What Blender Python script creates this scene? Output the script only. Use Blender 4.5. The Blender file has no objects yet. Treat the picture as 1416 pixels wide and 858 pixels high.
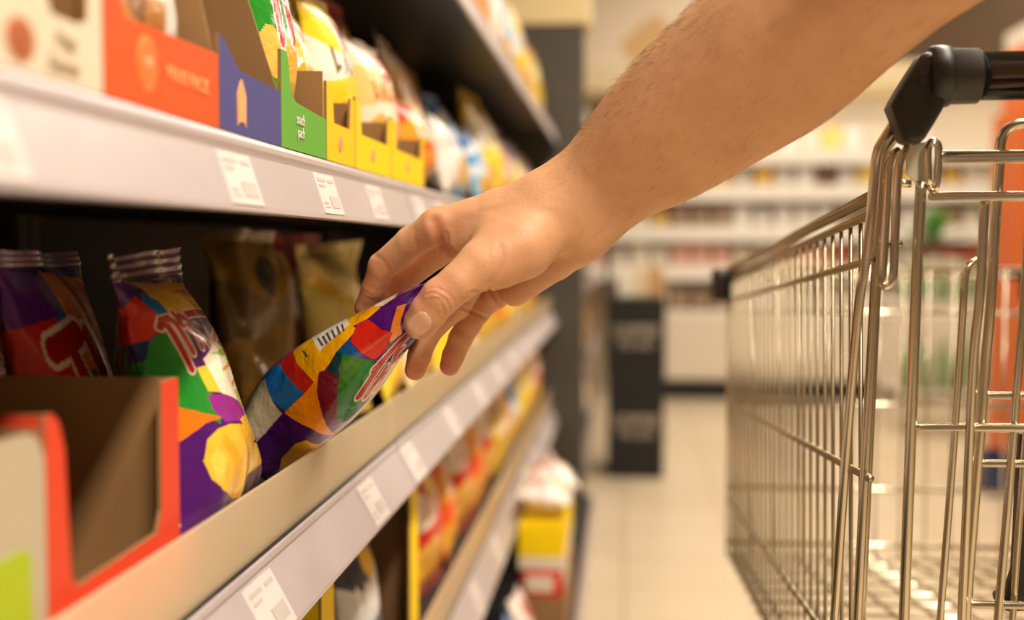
import bpy, bmesh, math, random
import numpy as np
from mathutils import Vector, Matrix
D = bpy.data
COL = bpy.context.scene.collection
PI = math.pi
SC = bpy.context.scene

# ------------------------------------------------------------------ camera
FPX, IW, IH, CZ = 1700.0, 1416, 858, 0.92
YAW = math.atan(157 / FPX)
PIT = -math.atan(89 / FPX * math.cos(YAW))
CF = np.array([-math.sin(YAW) * math.cos(PIT), math.cos(YAW) * math.cos(PIT), math.sin(PIT)])
CR = np.array([math.cos(YAW), math.sin(YAW), 0.0])
CU = np.cross(CR, CF)


def ray(px, py):
    return CF + CR * ((px - IW / 2) / FPX) - CU * ((py - IH / 2) / FPX)


def at(px, py, Y):
    """survey helper: the point of the plane Y metres down the aisle that was measured at this spot of the photo"""
    d = ray(px, py); p = d * (Y / d[1]); p[2] += CZ
    return p


def onx(px, py, X):
    d = ray(px, py); p = d * (X / d[0]); p[2] += CZ
    return p


def proj(P):
    P = np.asarray(P, float) - np.array([0, 0, CZ])
    z = P @ CF
    return np.stack([IW / 2 + FPX * (P @ CR) / z, IH / 2 - FPX * (P @ CU) / z], -1)


cam = D.cameras.new('camera'); co = D.objects.new('camera', cam); COL.objects.link(co)
co.location = (0, 0, CZ)
M3 = Matrix((CR, CU, -CF)).transposed()
co.rotation_euler = M3.to_euler()
cam.sensor_width = 36; cam.lens = FPX / IW * 36
cam.clip_start = 0.02; cam.clip_end = 60
cam.dof.use_dof = True; cam.dof.focus_distance = 0.80; cam.dof.aperture_fstop = 3.3
cam.dof.aperture_blades = 0
SC.camera = co
SC.view_settings.view_transform = 'Standard'
SC.view_settings.look = 'None'
SC.view_settings.gamma = 1
SC.view_settings.use_curve_mapping = False
SC.view_settings.exposure = 0.36


# ------------------------------------------------------------------ materials
def S(c):
    """sRGB 0-255 to linear"""
    return tuple(((v / 255) / 12.92 if v / 255 <= .04045 else (((v / 255) + .055) / 1.055) ** 2.4) for v in c)


def mat(name, col=(200, 200, 200), rough=.5, metal=0., coat=0., spec=.5, noise=None, bump=None, attr=False, alpha=None, trans=0., sss=None, emit=None):
    m = D.materials.new(name); m.use_nodes = True
    nt = m.node_tree; N = nt.nodes; L = nt.links
    b = N['Principled BSDF']
    c = S(col)
    b.inputs['Base Color'].default_value = (*c, 1)
    b.inputs['Roughness'].default_value = rough
    b.inputs['Metallic'].default_value = metal
    b.inputs['Coat Weight'].default_value = coat
    b.inputs['Coat Roughness'].default_value = .12
    b.inputs['Specular IOR Level'].default_value = spec
    b.inputs['Transmission Weight'].default_value = trans
    if alpha is not None: b.inputs['Alpha'].default_value = alpha
    tc = N.new('ShaderNodeTexCoord')
    src = None
    if attr:
        a = N.new('ShaderNodeAttribute'); a.attribute_name = 'Col'; src = a.outputs['Color']
        L.new(src, b.inputs['Base Color'])
    if noise:
        sc, amt = noise
        n = N.new('ShaderNodeTexNoise'); n.inputs['Scale'].default_value = sc; n.inputs['Detail'].default_value = 5
        L.new(tc.outputs['Object'], n.inputs['Vector'])
        mr = N.new('ShaderNodeMapRange'); mr.inputs['From Min'].default_value = .3; mr.inputs['From Max'].default_value = .7
        mr.inputs['To Min'].default_value = 1 - amt; mr.inputs['To Max'].default_value = 1 + amt
        L.new(n.outputs['Fac'], mr.inputs['Value'])
        mx = N.new('ShaderNodeVectorMath'); mx.operation = 'SCALE'
        if src: L.new(src, mx.inputs[0])
        else: mx.inputs[0].default_value = c
        L.new(mr.outputs[0], mx.inputs['Scale']); L.new(mx.outputs[0], b.inputs['Base Color'])
    if bump:
        sc, st, dist = bump
        n = N.new('ShaderNodeTexNoise'); n.inputs['Scale'].default_value = sc; n.inputs['Detail'].default_value = 3
        L.new(tc.outputs['Object'], n.inputs['Vector'])
        bp = N.new('ShaderNodeBump'); bp.inputs['Strength'].default_value = st; bp.inputs['Distance'].default_value = dist
        L.new(n.outputs['Fac'], bp.inputs['Height']); L.new(bp.outputs[0], b.inputs['Normal'])
    if sss:
        w, rad, scl = sss
        b.inputs['Subsurface Weight'].default_value = w
        b.inputs['Subsurface Radius'].default_value = rad
        b.inputs['Subsurface Scale'].default_value = scl
    if emit:
        b.inputs['Emission Color'].default_value = (*S(emit[0]), 1); b.inputs['Emission Strength'].default_value = emit[1]
    return m


def tile_mat():
    m = mat('floor_tiles', (226, 205, 168), .28)
    nt = m.node_tree; N = nt.nodes; L = nt.links; b = N['Principled BSDF']
    tc = N['Texture Coordinate']
    br = N.new('ShaderNodeTexBrick'); br.offset = 0; br.inputs['Scale'].default_value = 1
    br.inputs['Brick Width'].default_value = .33; br.inputs['Row Height'].default_value = .33
    br.inputs['Mortar Size'].default_value = .004; br.inputs['Bias'].default_value = 0
    br.inputs['Color1'].default_value = (*S((224, 206, 176)), 1); br.inputs['Color2'].default_value = (*S((217, 198, 166)), 1)
    br.inputs['Mortar'].default_value = (*S((186, 164, 128)), 1)
    L.new(tc.outputs['Object'], br.inputs['Vector']); L.new(br.outputs['Color'], b.inputs['Base Color'])
    return m


def cardboard_mat():
    m = mat('cardboard_inside', (150, 112, 68), .85)
    nt = m.node_tree; N = nt.nodes; L = nt.links; b = N['Principled BSDF']; tc = N['Texture Coordinate']
    w = N.new('ShaderNodeTexWave'); w.inputs['Scale'].default_value = 130; w.bands_direction = 'Y'
    w.inputs['Distortion'].default_value = 1.5
    L.new(tc.outputs['Object'], w.inputs['Vector'])
    w2 = N.new('ShaderNodeTexWave'); w2.inputs['Scale'].default_value = 130; w2.bands_direction = 'X'
    w2.inputs['Distortion'].default_value = 1.5
    L.new(tc.outputs['Object'], w2.inputs['Vector'])
    mu = N.new('ShaderNodeMath'); mu.operation = 'ADD'; L.new(w.outputs['Fac'], mu.inputs[0]); L.new(w2.outputs['Fac'], mu.inputs[1])
    r = N.new('ShaderNodeMapRange'); r.inputs['To Min'].default_value = .9; r.inputs['To Max'].default_value = 1.06
    r.inputs['From Max'].default_value = 2
    L.new(mu.outputs[0], r.inputs['Value'])
    s = N.new('ShaderNodeVectorMath'); s.operation = 'SCALE'; s.inputs[0].default_value = S((150, 112, 68))
    L.new(r.outputs[0], s.inputs['Scale']); L.new(s.outputs[0], b.inputs['Base Color'])
    return m


def riser_mat():
    m = D.materials.new('clear_riser_plastic'); m.use_nodes = True
    nt = m.node_tree; N = nt.nodes; L = nt.links
    b = N['Principled BSDF']; out = N['Material Output']
    b.inputs['Base Color'].default_value = (*S((250, 232, 198)), 1); b.inputs['Roughness'].default_value = .22
    tl = N.new('ShaderNodeBsdfTranslucent'); tl.inputs['Color'].default_value = (*S((250, 232, 198)), 1)
    tr = N.new('ShaderNodeBsdfTransparent'); tr.inputs['Color'].default_value = (1, .96, .88, 1)
    m1 = N.new('ShaderNodeMixShader'); m1.inputs[0].default_value = .35; L.new(b.outputs[0], m1.inputs[1]); L.new(tl.outputs[0], m1.inputs[2])
    m2 = N.new('ShaderNodeMixShader'); m2.inputs[0].default_value = .33; L.new(m1.outputs[0], m2.inputs[1]); L.new(tr.outputs[0], m2.inputs[2])
    L.new(m2.outputs[0], out.inputs['Surface'])
    return m


MT = {}
MT['floor'] = tile_mat()
MT['wall'] = mat('wall_paint', (228, 212, 186), .7, noise=(2, .03))
MT['ceil'] = mat('ceiling_paint', (190, 176, 152), .8)
MT['black'] = mat('black_metal', (11, 10, 9), .5, noise=(8, .1))
MT['grey'] = mat('dark_grey_metal', (74, 68, 60), .5, noise=(5, .04))
MT['board'] = mat('shelf_board', (34, 30, 26), .45, noise=(6, .06))
MT['rail'] = mat('price_rail_plastic', (188, 176, 177), .34, coat=.15, noise=(3, .04), bump=(9, .5, .004))
MT['label'] = mat('paper_label', (222, 211, 206), .55)
MT['ink'] = mat('printed_ink', (198, 187, 182), .6)
MT['riser'] = riser_mat()
MT['card'] = cardboard_mat()
MT['bag'] = mat('printed_film', attr=True, rough=.24, coat=.6, bump=(60, .55, .005))
MT['bagsoft'] = mat('printed_film_matt', attr=True, rough=.36, coat=.25, bump=(30, .4, .006))
MT['chrome'] = mat('zinc_wire', (214, 202, 178), .24, metal=1, noise=(12, .07))
MT['chromed'] = mat('zinc_wire_basket', (176, 162, 134), .34, metal=1, noise=(12, .08))
MT['plastic'] = mat('black_plastic', (30, 25, 20), .42, bump=(300, .08, .0005))
MT['glossblack'] = mat('black_gloss_tube', (26, 25, 22), .12, coat=.6)
MT['plate'] = mat('grey_plate', (214, 206, 186), .4)
MT['rubber'] = mat('rubber', (40, 38, 36), .7)


def pm(name, c, rough=.5, **k):
    if name not in MT: MT[name] = mat(name, c, rough, **k)
    return MT[name]


# ------------------------------------------------------------------ object helpers
def tag(o, label=None, cat=None, group=None, kind=None):
    if label: o['label'] = label
    if cat: o['category'] = cat
    if group: o['group'] = group
    if kind: o['kind'] = kind
    return o


def empty(name, loc=(0, 0, 0), label=None, cat=None, group=None, kind=None):
    o = D.objects.new(name, None); COL.objects.link(o); o.location = loc; o.empty_display_size = .05
    return tag(o, label, cat, group, kind)


class MB:
    """collects shapes into one mesh (world coordinates)"""
    def __init__(s): s.v = []; s.f = []; s.m = []
    def add(s, vs, fs, mi=0):
        b = len(s.v); s.v += [tuple(map(float, v)) for v in vs]
        s.f += [tuple(i + b for i in f) for f in fs]; s.m += [mi] * len(fs)
        return s
    def box(s, lo, hi, mi=0):
        x0, y0, z0 = lo; x1, y1, z1 = hi
        return s.add([(x0, y0, z0), (x1, y0, z0), (x1, y1, z0), (x0, y1, z0), (x0, y0, z1), (x1, y0, z1), (x1, y1, z1), (x0, y1, z1)],
                     [(0, 3, 2, 1), (4, 5, 6, 7), (0, 1, 5, 4), (1, 2, 6, 5), (2, 3, 7, 6), (3, 0, 4, 7)], mi)
    def tube(s, pts, r, n=8, mi=0, closed=False, cap=True):
        P = [np.array(p, float) for p in pts]; k = len(P)
        if not hasattr(r, '__len__'): r = [r] * k
        T = []
        for i in range(k):
            a = P[(i - 1) % k] if (closed or i > 0) else P[i]; c = P[(i + 1) % k] if (closed or i < k - 1) else P[i]
            t = c - a; T.append(t / (np.linalg.norm(t) + 1e-12))
        ref = np.array([0, 0, 1.]) if abs(T[0][2]) < .9 else np.array([1., 0, 0])
        nrm = np.cross(T[0], ref); nrm /= np.linalg.norm(nrm)
        vs = []
        for i in range(k):
            nrm = nrm - T[i] * (nrm @ T[i]); nrm /= np.linalg.norm(nrm) + 1e-12
            bn = np.cross(T[i], nrm)
            for j in range(n):
                a = 2 * PI * j / n
                vs.append(P[i] + r[i] * (math.cos(a) * nrm + math.sin(a) * bn))
        fs = []
        for i in range(k if closed else k - 1):
            for j in range(n):
                a, b2 = i * n + j, i * n + (j + 1) % n
                c, d = ((i + 1) % k) * n + (j + 1) % n, ((i + 1) % k) * n + j
                fs.append((a, b2, c, d))
        if cap and not closed:
            fs.append(tuple(range(n))[::-1]); fs.append(tuple((k - 1) * n + j for j in range(n)))
        return s.add(vs, fs, mi)
    def lathe(s, c, axis, prof, n=24, mi=0):
        """prof: list of (distance along axis, radius)"""
        ax = np.array(axis, float); ax /= np.linalg.norm(ax)
        ref = np.array([0, 0, 1.]) if abs(ax[2]) < .9 else np.array([1., 0, 0])
        a = np.cross(ax, ref); a /= np.linalg.norm(a); b = np.cross(ax, a); c = np.array(c, float)
        vs = [c + ax * d + r * (math.cos(2 * PI * j / n) * a + math.sin(2 * PI * j / n) * b) for d, r in prof for j in range(n)]
        fs = [(i * n + j, i * n + (j + 1) % n, (i + 1) * n + (j + 1) % n, (i + 1) * n + j) for i in range(len(prof) - 1) for j in range(n)]
        fs.append(tuple(range(n))[::-1]); fs.append(tuple((len(prof) - 1) * n + j for j in range(n)))
        return s.add(vs, fs, mi)
    def prism(s, poly, o, ua, va, th, mi=0, mi2=None):
        """polygon (2D) at o in axes ua, va, thickened along ua x va by th towards the back; outer face mi, others mi2"""
        mi2 = mi if mi2 is None else mi2
        o = np.array(o, float); ua = np.array(ua, float); va = np.array(va, float); n = np.cross(ua, va)
        k = len(poly)
        fr = [o + ua * p[0] + va * p[1] for p in poly]; bk = [p - n * th for p in fr]
        s.add(fr + bk, [tuple(range(k))], mi)
        b = len(s.v) - 2 * k
        s.f += [tuple(b + k + i for i in range(k))[::-1]] + [(b + i, b + k + i, b + k + (i + 1) % k, b + (i + 1) % k) for i in range(k)]
        s.m += [mi2] * (k + 1)
        return s
    def build(s, name, mats, parent=None, smooth=False, bevel=0, origin=None, **t):
        me = D.meshes.new(name)
        og = np.array(origin if origin is not None else (0, 0, 0), float)
        me.from_pydata([tuple(np.array(v) - og) for v in s.v], [], s.f)
        if not isinstance(mats, (list, tuple)): mats = [mats]
        for m in mats: me.materials.append(m)
        me.polygons.foreach_set('material_index', s.m)
        me.polygons.foreach_set('use_smooth', [smooth] * len(s.f))
        me.update()
        o = D.objects.new(name, me); COL.objects.link(o); o.location = tuple(og)
        if parent is not None:
            o.parent = parent
            pl = Vector((0, 0, 0)); q = parent
            while q is not None: pl += q.location; q = q.parent
            o.location = Vector(og) - pl
        if bevel:
            b = o.modifiers.new('bevel', 'BEVEL'); b.width = bevel; b.segments = 2; b.limit_method = 'ANGLE'
        if smooth == 'auto' or (smooth and bevel):
            pass
        return tag(o, **t)


def finish_normals(o):
    bm = bmesh.new(); bm.from_mesh(o.data); bmesh.ops.recalc_face_normals(bm, faces=bm.faces); bm.to_mesh(o.data); bm.free()


def text(name, body, size, loc, m, parent, rot=(PI / 2, 0, PI / 2), align='CENTER', ext=.0002, sx=1., **t):
    c = D.curves.new(name, 'FONT'); c.body = body; c.size = size; c.extrude = ext; c.align_x = align; c.align_y = 'CENTER'
    tmp = D.objects.new('tmp_text', c); COL.objects.link(tmp)
    me = D.meshes.new_from_object(tmp.evaluated_get(bpy.context.evaluated_depsgraph_get()))
    D.objects.remove(tmp); me.materials.clear(); me.materials.append(m)
    o = D.objects.new(name, me); COL.objects.link(o); o.rotation_euler = rot; o.scale = (sx, 1, 1)
    pl = Vector((0, 0, 0)); q = parent
    while q is not None: pl += q.location; q = q.parent
    o.parent = parent; o.location = Vector(loc) - pl
    return tag(o, **t)


def copy_tree(o, parent=None):
    c = o.copy(); COL.objects.link(c)
    if parent is not None: c.parent = parent
    for ch in list(o.children): copy_tree(ch, c)
    return c


def smooth_path(pts, n=6):
    """Catmull-Rom through pts"""
    P = [np.array(p, float) for p in pts]
    if len(P) < 3: return P
    P2 = [2 * P[0] - P[1]] + P + [2 * P[-1] - P[-2]]
    out = []
    for i in range(1, len(P2) - 2):
        a, b, c, d = P2[i - 1:i + 3]
        for k in range(n):
            t = k / n
            out.append(.5 * ((2 * b) + (c - a) * t + (2 * a - 5 * b + 4 * c - d) * t * t + (3 * b - a - 3 * c + d) * t ** 3))
    out.append(P[-1])
    return out


# ------------------------------------------------------------------ room
def struct(name, lo, hi, m):
    return MB().box(lo, hi).build(name, m, kind='structure')


X0, X1, Y0, Y1, ZC = -3.2, 4.2, -2.6, 8.4, 3.0
struct('floor', (X0, Y0, -.05), (X1, Y1, 0), MT['floor'])
struct('ceiling', (X0, Y0, ZC), (X1, Y1, ZC + .05), MT['ceil'])
struct('wall_back', (X0, Y1, 0), (X1, Y1 + .08, ZC), MT['wall'])
struct('wall_front', (X0, Y0 - .08, 0), (X1, Y0, ZC), pm('wall_brown', (96, 80, 62), .7))
struct('wall_left', (X0 - .08, Y0, 0), (X0, Y1, ZC), MT['wall'])
struct('wall_right', (X1, Y0, 0), (X1 + .08, Y1, ZC), pm('wall_brown', (96, 80, 62), .7))


def area(name, loc, size, power, col=(1, .86, .68), rot=(0, 0, 0)):
    l = D.lights.new(name, 'AREA'); l.shape = 'RECTANGLE'; l.size, l.size_y = size; l.energy = power; l.color = col
    o = D.objects.new(name, l); COL.objects.link(o); o.location = loc; o.rotation_euler = rot
    return o


WARM = (1, .885, .74)
lampm = mat('lamp_diffuser', (255, 244, 225), .5)
housem = pm('lamp_housing', (200, 196, 188), .4)
LAMPS = [(.85, -1.3, 88), (.8, .6, 40), (.8, 2.5, 36), (.8, 4.4, 32), (.8, 6.3, 28), (2.8, 5.2, 18), (2.8, 6.9, 17)]
for i, (x, y, pw) in enumerate(LAMPS):
    t = empty('ceiling_light', (x, y, ZC), 'long white ceiling lamp over the aisle floor', 'ceiling light', 'ceiling lamps over the aisle')
    MB().box((x - .14, y - .8, ZC - .06), (x + .14, y + .8, ZC)).build('housing', housem, t, bevel=.01)
    area('strip_lamp', (x, y, ZC - .07), (.24, 1.5), pw, WARM)

w = D.worlds.new('world'); SC.world = w; w.use_nodes = True
w.node_tree.nodes['Background'].inputs[0].default_value = (1, .85, .68, 1)
w.node_tree.nodes['Background'].inputs[1].default_value = .15

# ------------------------------------------------------------------ gondola shelving on the left
XB = -.62        # back panel plane
BAYS = [(-1.345, -.095), (-.095, 1.155), (1.155, 2.405), (2.405, 3.655)]
SURF = [.175, .452, .735, .981, 1.262]      # board top heights


def rail_profile(zt, zb, xt=-.2186, xb=-.2):
    return [(-.2235, zt - .001), (-.2215, zt + .001), (-.2175, zt), (xt + .002, zt - .003), (xt + .0004, zt - .006), (xb + .0005, zb + .003), (xb + .001, zb),
            (xb - .003, zb - .001), (xb - .004, zb + .003), (-.2245, zt - .012)]


def rail_up(zt, zb):
    return [(-.2124, zt + .0005), (-.2112, zt + .0018), (-.2095, zt + .0015), (-.2082, zt - .001), (-.2078, zt - .004), (-.2083, zt - .0065), (-.2085, zt - .0085), (-.1995, zb + .003), (-.199, zb),
            (-.203, zb - .001), (-.204, zb + .003), (-.2124, zt - .012)]


def prism_y(mb, prof, y0, y1, mi=0):
    k = len(prof)
    vs = [(x, y0, z) for x, z in prof] + [(x, y1, z) for x, z in prof]
    fs = [tuple(range(k)), tuple(range(k, 2 * k))[::-1]] + [(i, k + i, k + (i + 1) % k, (i + 1) % k) for i in range(k)]
    mb.add(vs, fs, mi)


RAILS = {1: (.446, .392), 2: (.7305, .6885), 3: (.9785, .9385), 4: (1.257, 1.215)}
LABELS = {3: [.372, .640, .835, 1.0, 1.215, 1.36, 1.6, 1.85, 2.1, 2.35, 2.62, 2.9, 3.2], 2: [.40, .70, 1.0, 1.195, 1.47, 1.75, 2.02, 2.3, 2.6, 2.95, 3.3],
          1: [.5, .95, 1.4, 1.72, 2.0, 2.3, 2.6, 2.9, 3.3], 4: [1.0, 1.5, 1.9, 2.3, 2.7, 3.1, 3.4]}
SHELFN = ['bottom deck', 'fourth', 'third', 'second', 'top']
for bi, (a, b) in enumerate(BAYS):
    g = empty('shelving_unit', (XB, a, 0), ['dark metal shelving bay behind the camera end of the aisle', 'dark metal shelving bay nearest the camera, holding the open cardboard trays',
              'dark metal shelving bay in the middle, behind the reaching hand', 'dark metal shelving bay farthest down the aisle beside the grey pillar'][bi], 'shelf', 'shelving bays along the left of the aisle')
    MB().box((XB - .03, a + .001, 0), (XB, b - .001, 2.05)).build('back_panel', MT['black'], g)
    for yy in (a + .002, b - .022):
        MB().box((XB, yy, 0), (XB + .04, yy + .02, 2.05)).build('upright', MT['grey'], g, bevel=.002)
    # bottom deck with kick plate
    d = MB().box((XB, a + .001, .13), (-.100, b - .001, .175)).build('shelf_board', MT['board'], g, bevel=.003)
    MB().box((-.13, a + .001, 0), (-.11, b - .001, .13)).build('kick_plate', pm('kick', (150, 138, 120), .4), g)
    prof = [(-.098, .17), (-.094, .172), (-.086, .13), (-.09, .128), (-.1, .15)]
    m = MB(); prism_y(m, prof, a + .001, b - .001); finish_normals(m.build('price_rail', MT['rail'], d))
    for si in (1, 2, 3, 4):
        z = SURF[si]
        xfr = -.226 if si < 3 else -.2125
        m = MB().box((XB, a + .001, z - .03), (xfr, b - .001, z - .001))
        d = m.build('shelf_board', MT['board'], g, bevel=.002)
        zt, zb = RAILS[si]
        m = MB(); prism_y(m, rail_profile(zt, zb) if si < 3 else rail_up(zt, zb), a + .0018, b - .0018)
        r = m.build('price_rail', MT['rail'], d); finish_normals(r)
        if si in (1, 2):
            top = .773 if si == 2 else .500
            MB().box((-.2242, a + .002, zt - .001), (-.2218, b - .002, top)).build('riser', MT['riser'], d, label='clear plastic riser', bevel=.0006)
            MB().box((-.2212, a + .002, zt + .0005), (-.2196, b - .002, zt + .0022)).build('riser_gap_line', MT['black'], d)  # black strip added to draw the dark gap between riser and rail
        for yc in LABELS[si]:
            if a < yc < b:
                # label lies on the slanted face
                t0, t1 = ((-.2163, zt - .0075), (-.1993, zb + .0035)) if si < 3 else ((-.2080, zt - .0092), (-.1990, zb + .0035))
                hw = .0275
                vs = [(t0[0], yc - hw, t0[1]), (t0[0], yc + hw, t0[1]), (t1[0], yc + hw, t1[1]), (t1[0], yc - hw, t1[1])]
                vs2 = [(x - .0008, y, zz - .0003) for x, y, zz in vs]
                m = MB().add(vs + vs2, [(0, 3, 2, 1), (4, 5, 6, 7), (0, 1, 5, 4), (1, 2, 6, 5), (2, 3, 7, 6), (3, 0, 4, 7)])
                rnd = random.Random(int(yc * 1000) + si)
                ux = np.array([0, 1, 0.]); dn = np.array([t1[0] - t0[0], 0, t1[1] - t0[1]]); nn = np.array([dn[2] * -1, 0, dn[0]]); nn /= np.linalg.norm(nn)
                o0 = np.array([t0[0], yc - hw, t0[1]])
                for (u0, u1, v0, v1) in [(.1, .5, .12, .2), (.1, .38, .28, .34), (.45, .9, .55, .85), (.1, .3, .7, .76), (.1, .34, .82, .86), (.62, .9, .12, .2)]:
                    q = [o0 + ux * 2 * hw * uu + dn * vv + nn * .0003 for uu, vv in [(u0, v0), (u1, v0), (u1, v1), (u0, v1)]]
                    m.add(q, [(0, 1, 2, 3)], 1)
                m.build('price_label', [MT['label'], MT['ink']], d)

# ------------------------------------------------------------------ colour painters for printed film
def inpoly(X, Y, poly):
    ins = np.zeros(X.shape, bool); n = len(poly)
    for i in range(n):
        x0, y0 = poly[i]; x1, y1 = poly[(i + 1) % n]
        if y0 == y1: continue
        c = ((y0 > Y) != (y1 > Y)) & (X < (x1 - x0) * (Y - y0) / (y1 - y0) + x0)
        ins ^= c
    return ins


def segd(X, Y, pl):
    d = np.full(X.shape, 1e9)
    for (ax, ay), (bx, by) in zip(pl[:-1], pl[1:]):
        dx, dy = bx - ax, by - ay
        t = np.clip(((X - ax) * dx + (Y - ay) * dy) / (dx * dx + dy * dy + 1e-12), 0, 1)
        d = np.minimum(d, np.hypot(X - ax - t * dx, Y - ay - t * dy))
    return d


def grid_mesh(name, V, nu, nv, colors, m, parent=None, smooth=True):
    """V: (nv+1, ring, 3) closed ring; colors (nv, ring, 3) per face; caps at ends"""
    nr = V.shape[1]
    vs = V.reshape(-1, 3)
    i, j = np.meshgrid(np.arange(nv), np.arange(nr), indexing='ij'); j2 = (j + 1) % nr
    F = np.stack([i * nr + j, i * nr + j2, (i + 1) * nr + j2, (i + 1) * nr + j], -1).reshape(-1, 4)
    me = D.meshes.new(name)
    og = vs.mean(0); og[2] = vs[:, 2].min()
    me.from_pydata((vs - og).tolist(), [], F.tolist())
    at_ = me.attributes.new('Col', 'FLOAT_COLOR', 'FACE')
    c = np.ones((len(F), 4), np.float32); c[:, :3] = colors.reshape(-1, 3)
    at_.data.foreach_set('color', c.ravel())
    me.polygons.foreach_set('use_smooth', [smooth] * len(F))
    me.materials.append(m); me.update()
    o = D.objects.new(name, me); COL.objects.link(o)
    o.location = og
    return o


def pillow(name, BL, BR, TL, TR, thick, cfn, nu=36, nv=52, seed=0, m=None, seal=.055, wr=1., bend=0.):
    """sealed bag: corners, inflated by thick/2 either way; cfn(U,V,side)->(...,3)"""
    rs = np.random.RandomState(seed)
    BL, BR, TL, TR = [np.array(p, float) for p in (BL, BR, TL, TR)]
    nr = 2 * nu
    j = np.arange(nr); u = np.where(j <= nu, j / nu, (nr - j) / nu); side = np.where((j > 0) & (j < nu), 1., np.where(j > nu, -1., 0.))
    v = np.linspace(0, 1, nv + 1)
    U, V = np.meshgrid(u, v); SD = np.meshgrid(side, v)[0]
    vv = np.clip((V - seal) / (1 - 2 * seal), 0, 1)
    cap = np.clip(1 - np.abs(2 * vv - 1) ** 2.6, 0, 1) ** .7
    cap = cap * (1.12 - .3 * vv)            # crisps settle to the bottom
    sh = np.clip(1 - np.abs(2 * U - 1) ** 2.3, 0, 1) ** .75
    Uc = .5 + (U - .5) * (1 - .10 * cap)
    W = np.linalg.norm(BR - BL); Hh = np.linalg.norm((TL + TR - BL - BR) / 2)
    base = (BL * (1 - Uc)[..., None] + BR * Uc[..., None]) * (1 - V)[..., None] + (TL * (1 - Uc)[..., None] + TR * Uc[..., None]) * V[..., None]
    n = np.cross(BR - BL, (TL + TR - BL - BR) / 2); n /= np.linalg.norm(n)
    off = SD * thick / 2 * sh * cap
    # wrinkles: radiating from the seals and a few diagonal dents
    w_ = np.zeros_like(U)
    for k in range(7):
        fr = rs.uniform(4, 15); ph = rs.uniform(0, 6.28); sl = rs.uniform(-3, 3)
        env = np.exp(-((1 - V) / .22) ** 2) if k % 2 else np.exp(-(V / .2) ** 2)
        w_ += rs.uniform(.4, 1) * np.sin(fr * U * 2 + sl * V * 4 + ph + SD) * env * .6
    for k in range(6):
        a = rs.uniform(0, PI); fr = rs.uniform(5, 12); cx, cy = rs.uniform(.1, .9), rs.uniform(.1, .9)
        q = (U - cx) * math.cos(a) + (V - cy) * math.sin(a)
        w_ += .8 * np.exp(-(q * fr) ** 2) * np.sin(6 * ((U - cx) * -math.sin(a) + (V - cy) * math.cos(a)) + SD * 2 + k)
    inner = np.clip(cap * 1.5, 0, 1) * np.clip(sh * 2, 0, 1)
    off = off + np.where(SD == 0, 0, SD) * w_ * .0016 * wr * inner
    sealm = (V < seal) | (V > 1 - seal)
    off = off + np.where(sealm, .0006 * np.sin(V / seal * 2 * PI * 3) + SD * .0004, 0)
    off = off + (.004 * np.sin(U * 5 + seed) + .002 * np.sin(U * 13 + seed * 2)) * np.clip((V - .8) / .2, 0, 1) ** 1.5 * wr + bend * np.sin(V * PI)
    P = base + n * off[..., None]
    # sides scallop
    P += ((BR - BL) / W) * (np.where(U < .5, -1, 1) * .0012 * np.sin(V * 40 + seed) * (np.abs(2 * U - 1) > .98))[..., None]
    uc = (U[:-1] + U[1:]) / 2; vc = (V[:-1] + V[1:]) / 2
    j2 = (j + 1) % nr
    uc = (uc + uc[:, j2]) / 2
    sdc = np.where(j < nu, 1., -1.)[None, :] * np.ones_like(vc)
    col = cfn(uc, vc, sdc)
    return grid_mesh(name, P, nu, nv, col, m or MT['bagsoft'])


def scheme(base, band, roundel, blob, top=None, letters=None, back=None, seed=1, lc=(250, 245, 235), chip=(226, 170, 60)):
    base, band, roundel, blob = [np.array(S(c)) for c in (base, band, roundel, blob)]
    top_ = np.array(S(top)) if top else base
    rs = np.random.RandomState(seed)
    ph = rs.uniform(0, 6, 4)
    chips = [(rs.uniform(.15, .85), rs.uniform(.12, .36), rs.uniform(.12, .2)) for _ in range(5)]
    LC = np.array(S(lc)); CH = np.array(S(chip))
    def fn(U, V, SDE):
        c = np.empty(U.shape + (3,)); c[:] = base
        c[V > .78 + .05 * np.sin(U * 7 + ph[0])] = top_
        c[(V > .5 + .04 * np.sin(U * 5 + ph[1])) & (V < .7 + .06 * np.sin(U * 6 + ph[2]))] = band
        fr = SDE > 0
        c[fr & (V < .36 + .05 * np.sin(U * 9 + ph[3]))] = blob
        for x, y, r in chips:
            d = np.hypot((U - x), (V - y) * 1.4)
            c[fr & (d < r)] = CH * (0.85 + .3 * ((d[..., None] / r) ** 2))[fr & (d < r)]
        d = np.hypot((U - .5) * .9, (V - .78) * 1.2); c[fr & (d < .13)] = roundel
        # the word on the front as slanted strokes
        for k in range(6):
            x = .2 + k * .12
            s = segd(U, V, [(x, .53), (x + .03, .66), (x + .06, .55)] if k % 2 else [(x, .66), (x, .53), (x + .05, .56)])
            c[fr & (s < .016)] = LC
        bk = SDE < 0
        c[bk & (np.abs(U - .5) < .3) & (V > .35) & (V < .6)] = S((235, 230, 220))
        c[V > .955] = top_ * .8 + .06; c[V < .045] = base * .8 + .05
        return c
    return fn


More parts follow.
